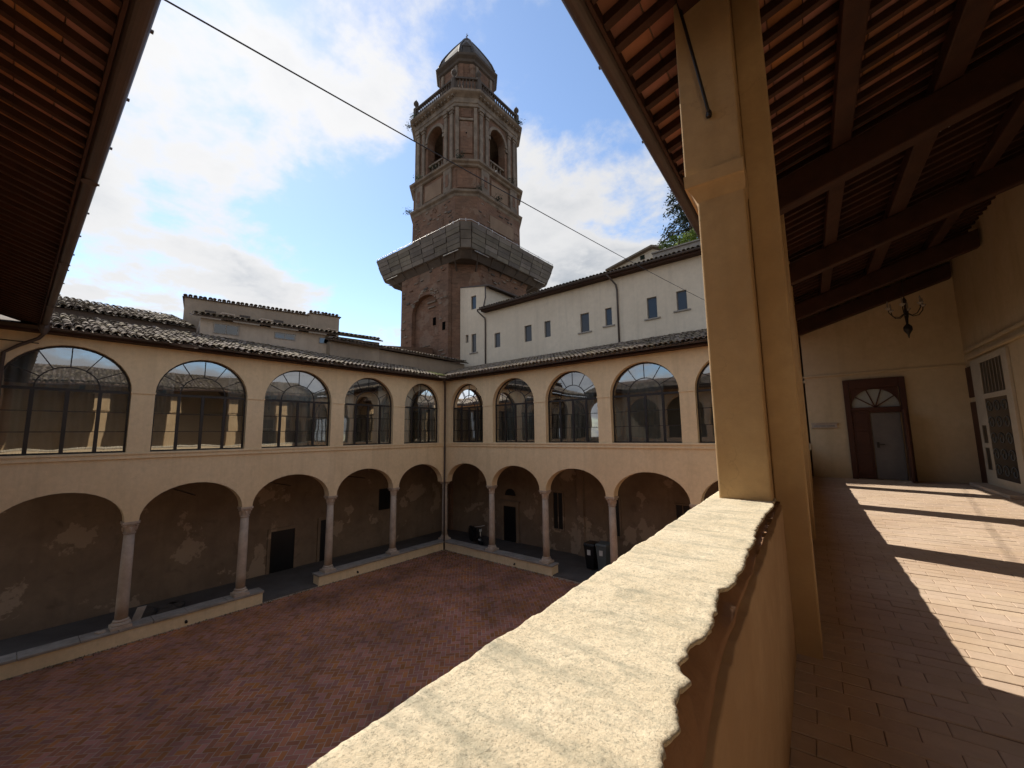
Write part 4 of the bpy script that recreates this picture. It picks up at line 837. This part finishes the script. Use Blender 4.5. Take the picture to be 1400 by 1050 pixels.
# corbel band under the scaffold, then the shaft above
cornice(4.3, 1.5, 12.4, [(0.02, 0), (0.12, 0.1), (0.2, 0.35), (0.3, 0.5), (0.3, 0.75), (0.05, 0.8)], 'corbel_band', 'tower_brick')
hU, cU = 3.90, 1.25
prism([(hU+0.05, cU, 13.3), (hU+0.02, cU, 18.7)], 'upper_shaft', 'tower_brick', T)
MB(face(1, hU)).box(-1.3, 1.7, 0.03, 0.10, 16.6, 17.7).build('plaster_panel', 'tower_ochre', T); MB(face(0, hU)).box(-1.5, 1.3, 0.03, 0.08, 16.4, 17.3).build('plaster_panel', 'tower_brick', T)
cornice(hU, cU, 18.65, [(0.0, 0), (0.06, 0.08), (0.10, 0.22), (0.26, 0.34), (0.30, 0.5), (0.05, 0.58)])
# pedestal stage
prism([(hU-0.05, cU, 19.2), (hU-0.05, cU, 21.25)], 'pedestal_stage', 'tower_brick', T)
for i in range(4):
    f = face(i, hU-0.05)
    for s0 in (-2.25, 1.35):
        pd = MB(f).box(s0, s0+0.9, 0.0, 0.16, 19.22, 21.24).build('pedestal', 'tower_stone', T, bevel=0.03); MB(f).box(s0+0.28, s0+0.62, 0.161, 0.18, 19.75, 20.75).build('sunk_panel', 'tower_brick', pd)
    MB(f).box(-1.05, 1.05, 0.0, 0.10, 19.5, 20.9).build('apron_panel', 'tower_ochre', T, bevel=0.03); MB(f).box(-1.25, 1.25, 0.0, 0.15, 19.23, 19.4).build('apron_panel_moulding', 'tower_stone', T)
    g_ = chamf(i, hU-0.05, cU); MB(g_).box(-0.75, 0.75, 0.0, 0.09, 19.4, 21.0).build('chamfer_panel', 'tower_ochre' if i else 'tower_brick', T, bevel=0.03)
cornice(hU, cU, 21.2, [(0.0, 0), (0.12, 0.06), (0.16, 0.2), (0.34, 0.3), (0.36, 0.46), (0.04, 0.54)])
# belfry: four arched openings, pilasters, chamfer panels
hB, cB = 3.735, 1.25
for i in range(4):
    f = face(i, hB); MB(lambda s, d, z: f(s, -d, z)).wall(-(hB-cB), hB-cB, 21.7, 27.1, [(-0.98, 0.98, 21.71, 25.0, 1.0)], 0.75, 16).build('belfry_wall', 'tower_brick', T)
    ar = MB(f); arc_ring(ar, 0, 25.0, 1.22, 1.24, 0.24, 0.001, 0.10, 18); ar.build('archivolt', 'tower_stone', T)
    for s0 in (-2.30, -1.60, 1.26, 1.96):
        w_ = 0.34; pl = MB(f).box(s0, s0+w_, 0.001, 0.17, 22.0, 26.05).build('pilaster', 'tower_stone', T, bevel=0.03)
        MB(f).box(s0-0.06, s0+w_+0.06, 0.001, 0.23, 21.74, 21.99).build('base', 'tower_stone', pl, bevel=0.02)
        MB(f).box(s0-0.03, s0+w_+0.03, 0.001, 0.21, 26.06, 26.3).box(s0-0.09, s0+w_+0.09, 0.001, 0.28, 26.3, 26.55).build('capital', 'tower_stone', pl, bevel=0.02)
    MB(f).box(-1.25, -0.99, 0.001, 0.12, 24.6, 24.88).box(0.99, 1.25, 0.001, 0.12, 24.6, 24.88).build('impost', 'tower_stone', T)
    for s0 in (-0.6, -0.2, 0.2, 0.6): MB(f).lathe(s0, -0.25, [(0.09, 21.75), (0.05, 21.95), (0.10, 22.3), (0.05, 22.7), (0.09, 22.85)], 8).build('baluster', 'tower_stone', T)
    MB(f).box(-0.97, 0.97, -0.40, -0.10, 22.85, 23.0).build('balcony_rail', 'tower_stone', T)
    g_ = chamf(i, hB, cB); cw = cB/math.sqrt(2)
    k_ = MB(g_).box(-cw, cw, -0.75, 0.0, 21.7, 27.1).build('chamfer_wall', 'tower_brick', T)
    MB(g_).box(-0.50, 0.50, 0.001, 0.09, 22.5, 25.3).build('panel', 'tower_brick', k_, bevel=0.04); MB(g_).box(-0.42, 0.42, 0.001, 0.07, 25.7, 26.5).build('panel', 'tower_brick', k_, bevel=0.03)
    for s0 in (-cw, cw-0.28): MB(g_).box(s0, s0+0.28, 0.001, 0.15, 21.8, 26.5).build('pilaster', 'tower_stone', k_, bevel=0.03)
    MB(g_).box(-0.56, 0.56, 0.001, 0.14, 25.38, 25.56).build('moulding', 'tower_stone', k_); MB(g_).box(-0.05, 0.05, 0.091, 0.10, 24.2, 24.32).build('putlog_opening', 'void', k_)
prism([(2.9, 1.0, 21.7), (2.9, 1.0, 21.75)], 'belfry_floor', 'tower_dark', T); prism([(3.0, 1.0, 27.0), (3.0, 1.0, 27.1)], 'belfry_ceiling', 'tower_dark', T)
MB().box(TX-2.6, TX+2.6, TY-0.12, TY+0.12, WZ+25.3, WZ+25.6).build('bell_beam', 'wood_dark', T)
MB().lathe(TX, TY, [(0.75, WZ+23.4), (0.7, WZ+23.6), (0.52, WZ+24.2), (0.45, WZ+24.8), (0.3, WZ+25.1), (0.05, WZ+25.3)], 16).build('bell', 'tower_dark', T, smooth=True)
cornice(hB, cB, 26.55, [(0.0, 0), (0.14, 0.05), (0.14, 0.3), (0.2, 0.34), (0.2, 0.75), (0.32, 0.85), (0.52, 0.98), (0.60, 1.05), (0.62, 1.22), (0.0, 1.30)], 'entablature')
for i in range(4):
    for s0 in np.arange(-2.5, 2.6, 0.42): MB(face(i, hB)).box(s0-0.07, s0+0.07, 0.2, 0.46, 27.3, 27.45).build('bracket', 'tower_stone', T)
# balustrade with ball finials
for i in range(4):
    f = face(i, hB+0.20); L = hB-cB+0.1
    MB(f).box(-L, L, -0.16, 0.10, 27.86, 28.0).build('balustrade_base', 'tower_dark', T); MB(f).box(-L, L, -0.15, 0.09, 28.86, 29.02).build('balustrade_rail', 'tower_dark', T)
    for s0 in np.arange(-L+0.42, L-0.3, 0.27): MB(f).lathe(s0, -0.03, [(0.085, 28.0), (0.05, 28.12), (0.105, 28.35), (0.045, 28.68), (0.08, 28.86)], 7).build('baluster', 'tower_dark', T)
    for s0 in (-L+0.1, L-0.1):
        ps = MB(f).box(s0-0.17, s0+0.17, -0.20, 0.14, 28.0, 29.08).build('balustrade_post', 'tower_dark', T, bevel=0.02)
        MB(f).lathe(s0, -0.03, [(0.16, 29.08), (0.07, 29.2), (0.10, 29.28), (0.22, 29.45), (0.24, 29.58), (0.16, 29.75), (0.05, 29.86), (0.03, 29.95)], 10).build('finial', 'tower_dark', ps, smooth=True)
    g_ = chamf(i, hB+0.20, cB); cw = cB/math.sqrt(2)-0.05
    MB(g_).box(-cw, cw, -0.16, 0.10, 27.87, 28.0).build('balustrade_base', 'tower_dark', T); MB(g_).box(-cw, cw, -0.15, 0.09, 28.87, 29.03).build('balustrade_rail', 'tower_dark', T)
    for s0 in np.arange(-cw+0.3, cw-0.2, 0.27): MB(g_).lathe(s0, -0.03, [(0.085, 28.0), (0.05, 28.12), (0.105, 28.35), (0.045, 28.68), (0.08, 28.87)], 7).build('baluster', 'tower_dark', T)
# lantern drum and dome
hD, cD = 2.12, 0.86
for i in range(4):
    f = face(i, hD); MB(lambda s, d, z: f(s, -d, z)).wall(-(hD-cD), hD-cD, 27.9, 32.7, [(-0.55, 0.55, 28.2, 31.0, 0.6)], 0.5, 10).build('lantern_wall', 'tower_brick', T)
    for s0 in (-1.05, 0.75): MB(f).box(s0, s0+0.30, 0.001, 0.14, 28.0, 32.5).build('pilaster', 'tower_stone', T, bevel=0.02)
    g_ = chamf(i, hD, cD); MB(g_).box(-cD/math.sqrt(2), cD/math.sqrt(2), -0.5, 0.0, 27.9, 32.7).build('chamfer_wall', 'tower_brick', T)
    for s0 in (-0.58, 0.28): MB(g_).box(s0, s0+0.3, 0.001, 0.12, 28.0, 32.5).build('pilaster', 'tower_brick', T, bevel=0.02)
cornice(hD, cD, 32.6, [(0.0, 0), (0.15, 0.1), (0.2, 0.3), (0.42, 0.5), (0.46, 0.68), (0.1, 0.72)], 'lantern_cornice', 'tower_dark')
dome = prism([(2.25, 0.92, 33.3), (2.22, 0.91, 33.8), (2.02, 0.83, 34.4), (1.72, 0.72, 35.0), (1.38, 0.60, 35.6), (1.02, 0.46, 36.2), (0.70, 0.34, 36.7), (0.42, 0.23, 37.1), (0.36, 0.20, 37.25)], 'dome', 'lead', T)
for k in range(8):                                    # ribs of the dome
    pts = [Vector(ring8(h+0.02, c, WZ+z)[k]) for h, c, z in ((2.27, 0.93, 33.35), (2.24, 0.92, 33.8), (2.04, 0.84, 34.4), (1.74, 0.73, 35.0), (1.40, 0.61, 35.6), (1.04, 0.47, 36.2), (0.44, 0.24, 37.1))]
    MB().tube(pts, 0.07, 6).build('dome_rib', 'lead', dome)
for i in range(4):
    g_ = chamf(i, 2.22, 0.9); MB(g_).box(-0.35, 0.35, -0.9, 0.12, 33.3, 34.1).rings([[(-0.42, -0.9, 34.1), (0.42, -0.9, 34.1), (0.42, 0.16, 34.1), (-0.42, 0.16, 34.1)], [(-0.02, -0.9, 34.5), (0.02, -0.9, 34.5), (0.02, 0.16, 34.5), (-0.02, 0.16, 34.5)]]).build('dormer', 'lead', dome)
MB().lathe(TX, TY, [(0.42, WZ+37.2), (0.46, WZ+37.26), (0.3, WZ+37.34), (0.12, WZ+37.42), (0.2, WZ+37.5), (0.05, WZ+37.65), (0.03, WZ+38.2)], 10).box(TX-0.16, TX+0.16, TY-0.02, TY+0.02, WZ+37.9, WZ+37.95).build('top_finial', 'tower_dark', T)

pts = []
for q_ in ((3.2, -3.9, 21.75), (-1.6, -4.2, 21.8), (-3.0, -4.15, 19.3), (4.1, 1.2, 21.75), (4.25, -0.6, 19.25), (-2.2, -4.4, 27.8), (4.45, 2.2, 27.8), (0.6, -4.25, 21.7), (3.9, -2.6, 19.3), (-3.4, -3.9, 27.8)):
    for _ in range(130): pts.append(Vector((TX+q_[0], TY+q_[1], WZ+q_[2]))+Vector((rnd.gauss(0, 0.22), rnd.gauss(0, 0.16), abs(rnd.gauss(0, 0.22))-0.1)))
o_ = foliage('ledge_weeds', pts, 0.07, 'leaf_dark', T); o_['kind'] = 'stuff'
for i in (0, 1):                                      # fallen plaster and worn blocks give the old masonry its relief
    for k in range(70):
        f = face(i, hU); s_ = rnd.uniform(-2.6, 2.4); z_ = rnd.uniform(14.8, 18.5); w_ = rnd.uniform(0.12, 0.5)
        MB(f).box(s_, s_+w_, 0.0, rnd.uniform(0.05, 0.09), z_, z_+rnd.uniform(0.06, 0.16)).build('worn_block', rnd.choice(('tower_stone', 'tower_brick', 'tower_dark')), T)
    for k in range(60):
        f = face(i, hL); s_ = rnd.uniform(-2.85, 2.3); z_ = rnd.uniform(5.2, 12.8); w_ = rnd.uniform(0.12, 0.5)
        if i == 0 and -1.9 < s_ < 2.0 and z_ < 11.2: continue
        MB(f).box(s_, s_+w_, 0.0, (0.36 if i == 0 else 0.0)+rnd.uniform(0.04, 0.09), z_, z_+rnd.uniform(0.06, 0.16)).build('worn_block', rnd.choice(('tower_stone', 'tower_brick', 'tower_dark')), T)

# protective platform slung round the tower
S = empty('scaffold_platform', (TX, TY, WZ+13.3), 'flared boarded protective scaffold platform slung round the bell tower', 'scaffold')
hb, ht, cS, zb_, zt_ = 5.25, 5.72, 0.55, 13.30, 14.95
rb_, rt_ = ring8(hb, cS*0.92, WZ+zb_), ring8(ht, cS, WZ+zt_)
def lerp(a, b, t): return tuple(x+(y-x)*t for x, y in zip(a, b))
for k in range(8):
    a0, a1, b0, b1 = rb_[k], rb_[(k+1) % 8], rt_[k], rt_[(k+1) % 8]; n_ = 7 if k % 2 else 1
    MB().add([lerp(a0, b0, 0.01), lerp(a1, b1, 0.01), lerp(a1, b1, 0.99), lerp(a0, b0, 0.99)], [(0, 1, 2, 3)]).build('backing_sheet', 'tower_dark', S)
    for i in range(n_):
        for j in range(5 if n_ > 1 else 3):
            jn = 5 if n_ > 1 else 3; t0, t1, u0, u1 = i/n_+0.003, (i+1)/n_-0.003, j/jn+0.008, (j+1)/jn-0.008
            q = [lerp(lerp(a0, a1, t), lerp(b0, b1, t), u) for t, u in ((t0, u0), (t1, u0), (t1, u1), (t0, u1))]
            nrm = (Vector(q[1])-Vector(q[0])).cross(Vector(q[3])-Vector(q[0])).normalized(); sh_ = nrm*(0.03+0.03*((i*3+j) % 2)+rnd.uniform(0, 0.015)); th_ = nrm*0.03
            MB().rings([[tuple(Vector(p)+sh_) for p in q], [tuple(Vector(p)+sh_+th_) for p in q]]).build('board', 'scaffold_board', S)
MB().rings([ring8(hb, cS*0.92, WZ+zb_-0.02), ring8(hb, cS*0.92, WZ+zb_+0.04)]).build('deck', 'scaffold_board', S)
MB().rings([ring8(hb-0.5, cS, WZ+zb_-0.5), ring8(hb-0.12, cS, WZ+zb_-0.03)]).build('deck_cradle', 'tower_dark', S)
for k in range(8):
    a0, a1 = Vector(rt_[k]), Vector(rt_[(k+1) % 8])
    MB().tube([a0+Vector((0, 0, 0.12)), a1+Vector((0, 0, 0.12))], 0.025, 6).build('guard_rail', 'steel_tube', S)
    L = (a1-a0).length; n_ = max(1, int(L/1.3))
    for i in range(n_): 
        p = a0.lerp(a1, (i+0.5)/n_); MB().tube([p-Vector((0, 0, 0.05)), p+Vector((0, 0, 0.22))], 0.022, 5).build('upright', 'steel_tube', S)
    b0, b1 = Vector(rb_[k]), Vector(rb_[(k+1) % 8])
    if k % 2: 
        for t0, t1 in ((0.04, 0.20), (0.80, 0.97)): MB().tube([b0.lerp(b1, t0)+Vector((0, 0, -0.10)), b0.lerp(b1, t1)+Vector((0, 0, -0.10))], 0.03, 6).build('ledger_tube', 'steel_tube', S)
        for i in range(6):
            p = b0.lerp(b1, (i+0.5)/6); q = Vector((TX, TY, p.z))+(p-Vector((TX, TY, p.z)))*0.78; MB().tube([p, Vector((q.x, q.y, p.z-1.0))], 0.06, 6).build('strut', 'tower_dark', S)

# ------------------------------------------------------------------ buildings behind wing A
def wall_between(m, p, q, z0, z1, t, f=None):
    d = Vector((q[0]-p[0], q[1]-p[1])); d.normalize(); n = Vector((d.y, -d.x))
    return m.rings([[(p[0], p[1], z0), (q[0], q[1], z0), (q[0]-n.x*t, q[1]-n.y*t, z0), (p[0]-n.x*t, p[1]-n.y*t, z0)], [(p[0], p[1], z1), (q[0], q[1], z1), (q[0]-n.x*t, q[1]-n.y*t, z1), (p[0]-n.x*t, p[1]-n.y*t, z1)]])
bk = empty('attic_house', (-23, 9, 0), 'low pale attic with paired panes and a tiled eave behind the arcade roof', 'building')
P, Q = (-21.9, 4.95), (-20.6, 12.1)
wall_between(MB(), P, Q, 10.4, WZ+5.35, 4.0).build('wall', 'attic_plaster', bk)
dQ = Vector((Q[0]-P[0], Q[1]-P[1])); Lb = dQ.length; dQ.normalize(); nQ = Vector((dQ.y, -dQ.x))
fb = lambda s, d, z: (P[0]+dQ.x*s+nQ.x*d, P[1]+dQ.y*s+nQ.y*d, z)
MB(fb).box(Lb+0.002, Lb+0.95, -3.9, -0.03, 10.4, WZ+5.34).build('end_bay', 'ochre_plaster', bk)
for s0, s1, z0, z1 in ((0.48, 1.45, 4.72, 5.18), (2.90, 3.85, 4.82, 5.15), (4.95, 5.45, 4.85, 5.18)):
    w_ = MB(fb).box(s0, s1, 0.003, 0.03, WZ+z0, WZ+z1).build('window', 'coping_stone', bk); k_ = 2 if s1-s0 > 0.6 else 1; ww = (s1-s0-0.06)/k_
    for i in range(k_): MB(fb).box(s0+0.04+i*ww, s0+i*ww+ww, 0.031, 0.036, WZ+z0+0.04, WZ+z1-0.04).build('pane', 'glass_dark', w_)
br = MB(fb).rings([[(-0.3, 0.35, WZ+5.33), (Lb+1.0, 0.35, WZ+5.33), (Lb+1.0, -4.0, WZ+6.4), (-0.3, -4.0, WZ+6.4)], [(-0.3, 0.35, WZ+5.40), (Lb+1.0, 0.35, WZ+5.40), (Lb+1.0, -4.0, WZ+6.47), (-0.3, -4.0, WZ+6.47)]]).build('roof', 'roof_under', bk)
o_ = Vector(fb(-0.3, 0.40, WZ+5.40)); coppi(br, o_, (dQ.x, dQ.y, 0), (-nQ.x, -nQ.y, 0.245), Lb+1.2, 2.2, 60)
tb = empty('ochre_house', (-27, 9, 0), 'tall ochre rear house with tile-edged flat top and little chimneys before it', 'building')
P2, Q2 = (-27.0, 5.34), (-25.6, 11.16); d2 = (Vector(Q2)-Vector(P2)).normalized(); n2_ = Vector((d2.y, -d2.x)); fb2 = lambda s, d, z: (P2[0]+d2.x*s+n2_.x*d, P2[1]+d2.y*s+n2_.y*d, z)
MB(fb2).box(0, 6.02, -4, 0, 11, WZ+7.55).build('wall', 'ochre_plaster', tb); MB(fb2).box(6.022, 7.9, -4, 0.02, 11, WZ+7.72).build('raised_wall', 'ochre_plaster', tb)
e_ = MB(fb2).box(-0.1, 6.1, -4.1, 0.08, WZ+7.552, WZ+7.60).box(6.11, 8.0, -4.1, 0.10, WZ+7.722, WZ+7.77).build('coping', 'roof_under', tb)
coppi(e_, Vector(fb2(-0.1, 0.12, WZ+7.60)), (d2.x, d2.y, 0), (-n2_.x, -n2_.y, 0.1), 6.2, 0.4, 30); coppi(e_, Vector(fb2(6.1, 0.14, WZ+7.77)), (d2.x, d2.y, 0), (-n2_.x, -n2_.y, 0.1), 1.9, 0.4, 10)
for s0 in (0.9, 2.5, 4.2): MB(fb2).box(s0, s0+0.5, 0.003, 0.03, WZ+6.75, WZ+7.0).build('window', 'tower_dark', tb)
for s0, hh in ((3.0, 'second along, over the gap between paired windows'), (5.0, 'third along, above the paired window'), (1.2, 'nearest the gable end of the tiled eave'), (6.6, 'last one, towards the bell tower')):
    x, y, _z = fb(s0*0.9, -1.3, 0); ch = empty('chimney', (x, y, WZ+5.75), 'stubby slotted chimney on the attic roof, '+hh, 'chimney', 'stubby chimneys on the attic roof')
    MB().box(x-0.16, x+0.16, y-0.2, y+0.2, WZ+5.62, WZ+5.85).build('stack', 'stone', ch); MB().box(x-0.2, x+0.2, y-0.26, y+0.26, WZ+5.95, WZ+6.01).box(x-0.14, x+0.14, y-0.2, y-0.12, WZ+5.85, WZ+5.95).box(x-0.14, x+0.14, y+0.12, y+0.2, WZ+5.85, WZ+5.95).box(x-0.14, x+0.14, y-0.04, y+0.04, WZ+5.85, WZ+5.95).build('cap', 'stone', ch)
lb = empty('link_building', (-21.5, 15, 0), 'low rendered link wall with stepped tiled copings between attic and bell tower', 'building')
MB().box(-23.5, -20.55, 10.2, 19.9, 10.3, WZ+4.95).build('wall', 'ochre_plaster', lb)
lr = MB().rings([[(-20.25, 10.1, WZ+4.96), (-20.25, 20.0, WZ+4.96), (-23.4, 20.0, WZ+5.6), (-23.4, 10.1, WZ+5.6)], [(-20.25, 10.1, WZ+5.02), (-20.25, 20.0, WZ+5.02), (-23.4, 20.0, WZ+5.66), (-23.4, 10.1, WZ+5.66)]]).build('roof', 'roof_under', lb)
coppi(lr, (-20.2, 10.1, WZ+5.02), (0, 1, 0), Vector((-1, 0, 0.2)).normalized(), 9.8, 2.6, 60)
gb = MB().rings([[(-27.5, 14.5, 11.0), (-24.0, 14.5, 11.0), (-24.0, 19.9, 11.0), (-27.5, 19.9, 11.0)], [(-27.5, 14.5, WZ+6.2), (-24.0, 14.5, WZ+6.0), (-24.0, 19.9, WZ+6.6), (-27.5, 19.9, WZ+7.0)]]).build('rear_block', 'tower_brick', lb)

# ------------------------------------------------------------------ house and greenery beyond the white roof
rh = empty('gabled_house', (-10, 27, 0), 'small pale gabled house peeping over the long white roof', 'building')
MB().add([(-12.4, 27, 15), (-8.98, 27, 15), (-8.98, 27, WZ+12.35), (-9.4, 27, WZ+12.55), (-12.4, 27, WZ+11.85)], [(0, 1, 2, 3, 4)]).add([(-8.98, 27, 15), (-8.98, 31, 15), (-8.98, 31, WZ+12.35), (-8.98, 27, WZ+12.35)], [(0, 1, 2, 3)]).build('wall', 'white_plaster', rh)
MB().rings([[(-12.8, 26.7, WZ+11.82), (-9.35, 26.7, WZ+12.62), (-8.75, 26.7, WZ+12.38), (-8.75, 31, WZ+12.38), (-9.35, 31, WZ+12.62), (-12.8, 31, WZ+11.82)], [(-12.8, 26.7, WZ+11.94), (-9.35, 26.7, WZ+12.76), (-8.70, 26.7, WZ+12.48), (-8.70, 31, WZ+12.48), (-9.35, 31, WZ+12.76), (-12.8, 31, WZ+11.94)]]).build('roof', 'roof_tile', rh)
wv = MB().box(-10.25, -9.95, 26.95, 26.99, WZ+12.0, WZ+12.3).build('window', 'leaf_dark', rh)
tr = empty('garden_terrace', (-6, 26, 0), 'grey roof terrace wall with planting above the long white house', 'terrace')
MB().box(-8.9, 2.0, 25.6, 30, 15, WZ+11.55).build('wall', 'coping_stone', tr); MB().box(-8.95, 2.0, 25.5, 30, WZ+11.551, WZ+11.63).build('coping', 'coping_stone', tr)
sb = empty('bush', (-7.4, 26.2, WZ+11.85), 'bright green sunlit bush spilling over the terrace coping', 'bush')
pts = []
for k in range(14):
    c_ = Vector((-8.2+k*0.32, 26.0+rnd.uniform(-0.3, 0.4), WZ+11.85+rnd.uniform(0, 0.35)+0.02*k)); r_ = rnd.uniform(0.25, 0.5)
    for _ in range(170):
        d = Vector((rnd.gauss(0, 1), rnd.gauss(0, 1), rnd.gauss(0, 1))); d = d.normalized()*r_*rnd.random()**0.4; pts.append(c_+d)
foliage('foliage', pts, 0.085, 'leaf_green', sb); tube_part([(-7.4, 26.2, WZ+11.8), (-7.3, 26.1, WZ+12.3)], 0.05, 'stem', 'bark', sb)
pt = empty('cedar_tree', (-11.2, 45, 8), 'dark drooping cedar seen between the eave and the terrace', 'tree')
MB().lathe(-11.2, 45, [(0.55, 8), (0.45, 20), (0.3, 30), (0.10, 40)], 9).build('trunk', 'bark', pt)
pts = []
for k in range(40):
    z0 = 24+k*0.36; an = k*2.4; L = max(0.9, 3.7*(1-(z0-24)/22))*rnd.uniform(0.8, 1.15); dx, dy = math.cos(an), math.sin(an)
    bpts = [Vector((-11.2+dx*L*t, 45+dy*L*t, z0+1.0*t-2.2*t*t)) for t in (0, 0.25, 0.5, 0.75, 1.0)]
    tube_part(bpts, 0.06, 'limb', 'bark', pt, 5)
    for t in np.linspace(0.25, 1.0, 12):
        c_ = Vector((-11.2+dx*L*t, 45+dy*L*t, z0+1.0*t-2.2*t*t))
        for _ in range(34): pts.append(c_+Vector((rnd.gauss(0, 0.30), rnd.gauss(0, 0.30), rnd.gauss(-0.18, 0.22))))
foliage('crown', pts, 0.15, 'leaf_dark', pt)

# ------------------------------------------------------------------ small things
p0, p1 = Vector((-3.95, 0.44, WZ+3.50)), Vector((-4.13, 20.49, WZ+5.72))
o_ = MB().tube([p0.lerp(p1, t)-Vector((0, 0, 0.10*4*t*(1-t))) for t in [i/24 for i in range(25)]], 0.008, 5).build('overhead_cable', 'cable'); tag(o_, 'thin dark cable strung across the courtyard sky to the white house', 'cable')
def bin_(x, y, label, mat, h):
    e = empty('waste_bin', (x, y, 0.045), label, 'bin')
    MB().rings([[(x+sx*a, y+sy*a*1.1, z) for sx, sy in ((-1, -1), (1, -1), (1, 1), (-1, 1))] for a, z in ((0.20, 0.10), (0.27, h-0.12), (0.29, h-0.10), (0.29, h-0.05))]).build('body', mat, e, bevel=0.03)
    MB().rings([[(x-0.30, y-0.33, h-0.048), (x+0.30, y-0.33, h-0.048), (x+0.30, y+0.33, h-0.048), (x-0.30, y+0.33, h-0.048)], [(x-0.26, y-0.30, h+0.03), (x+0.26, y-0.30, h+0.03), (x+0.26, y+0.28, h+0.06), (x-0.26, y+0.28, h+0.06)]]).build('lid', mat, e, bevel=0.02)
    MB().box(x-0.22, x+0.22, y+0.335, y+0.37, h-0.07, h-0.03).build('handle', mat, e)
    for s_ in (-0.23, 0.23): MB(lambda a, b, c: (x+s_+c, y+0.22+a, 0.145+b)).lathe(0, 0, [(0.10, -0.025), (0.10, 0.025)], 12).build('wheel', 'black_paint', e)
    MB().box(x-0.09, x+0.09, y-0.305, y-0.30, h-0.5, h-0.26).build('label_plate', 'white_label', e)
bin_(-10.25, 18.55, 'black wheeled waste bin with a white label in the arcade gloom', 'black_paint', 1.25); bin_(-9.55, 18.45, 'grey wheeled waste bin next to the stone column', 'bin_grey', 1.35)
# covered scooter in the corner bay
sc_ = empty('motor_scooter', (-18.2, 18.6, 0.045), 'black motor scooter parked in the dark corner of the arcade', 'scooter')
q = lambda a, b, c: (-18.2+a*0.94+b*0.34, 18.6-a*0.34+b*0.94, 0.045+c)
for a in (-0.62, 0.66): MB(lambda s, d, z: q(a+s, z, 0.26+d)).lathe(0, 0, [(0.14, -0.05), (0.24, -0.06), (0.265, -0.03), (0.265, 0.03), (0.24, 0.06), (0.14, 0.05)], 18).build('wheel', 'black_paint', sc_)
MB(q).rings([[(a, -w, z0), (a, w, z0), (a, w*0.8, z1), (a, -w*0.8, z1)] for a, w, z0, z1 in ((-0.95, 0.10, 0.55, 0.72), (-0.7, 0.17, 0.42, 0.80), (-0.3, 0.19, 0.25, 0.78), (0.0, 0.19, 0.2, 0.40), (0.3, 0.20, 0.22, 0.36), (0.42, 0.22, 0.3, 0.8), (0.52, 0.16, 0.4, 1.0), (0.62, 0.08, 0.5, 0.95))]).build('body', 'black_paint', sc_, bevel=0.03)
MB(q).rings([[(a, -w, z), (a, w, z), (a, w*0.7, z+0.09), (a, -w*0.7, z+0.09)] for a, w, z in ((-0.85, 0.10, 0.80), (-0.5, 0.16, 0.80), (-0.1, 0.14, 0.76))]).build('seat', 'black_paint', sc_, bevel=0.03)
MB().tube([q(0.50, -0.34, 1.08), q(0.45, -0.1, 1.05), q(0.45, 0.1, 1.05), q(0.50, 0.34, 1.08)], 0.022, 6).build('handlebar', 'steel_tube', sc_)
MB(q).box(0.60, 0.66, -0.07, 0.07, 0.80, 0.92).build('headlight', 'white_label', sc_); MB(q).box(0.5, 0.75, -0.10, -0.06, 0.30, 0.36).build('front_trim', 'white_label', sc_)
MB().tube([q(0.58, 0, 0.95), q(0.66, 0, 0.26)], 0.03, 6).build('fork', 'steel_tube', sc_)
# rubble and litter by the near column
def rock(name, x, y, z, s, mat, label, cat, n_=1):
    m = MB(); 
    for k in range(n_):
        cx, cyy, r_ = x+rnd.uniform(-1, 1)*s*(n_ > 1), y+rnd.uniform(-1, 1)*s*(n_ > 1), s*rnd.uniform(0.6, 1.0)
        m.rings([[(cx+r_*k2*math.cos(a)*rnd.uniform(0.8, 1.2), cyy+r_*k2*math.sin(a)*rnd.uniform(0.8, 1.2), z+h_*s) for a in np.linspace(0, 5.6, 8)] for k2, h_ in ((1.0, 0), (0.9, 0.3), (0.5, 0.5))])
    return tag(m.build(name, mat), label, cat)
rock('debris_pile', -20.8, 4.3, 0.045, 0.45, 'tower_dark', 'dark heap of swept debris on the arcade floor', 'debris', 4)
bd = MB(lambda a, b, c: (XA-0.42+a, 3.25+b+c*0.35, 0.48+c)).box(-0.02, 0.02, -0.12, 0.12, 0.0, 0.42).build('leaning_board', 'coping_stone', None); tag(bd, 'thin grey board leaning beside the arcade column', 'board')
rock('stone_fragments', XA-0.15, 2.35, 0.482, 0.10, 'stone', 'broken pale stone fragments lying on the plinth coping', 'stone', 3)
for x, y, n, lb_ in ((XA+0.06, 4.55, (1, 0), 'small dark drain spout in the long plinth past the leaning board'), (XA+0.06, 11.15, (1, 0), 'small dark drain spout in the short plinth beside the entrance gap'), (-13.55, YB-0.06, (0, -1), 'small dark drain spout in the plinth under the white house wing')):
    sp = MB().tube([(x-n[0]*0.02, y-n[1]*0.02, 0.16), (x+n[0]*0.06, y+n[1]*0.06, 0.13)], 0.045, 8).build('drain_spout', 'iron'); tag(sp, lb_, 'spout', 'drain spouts along the courtyard plinth')
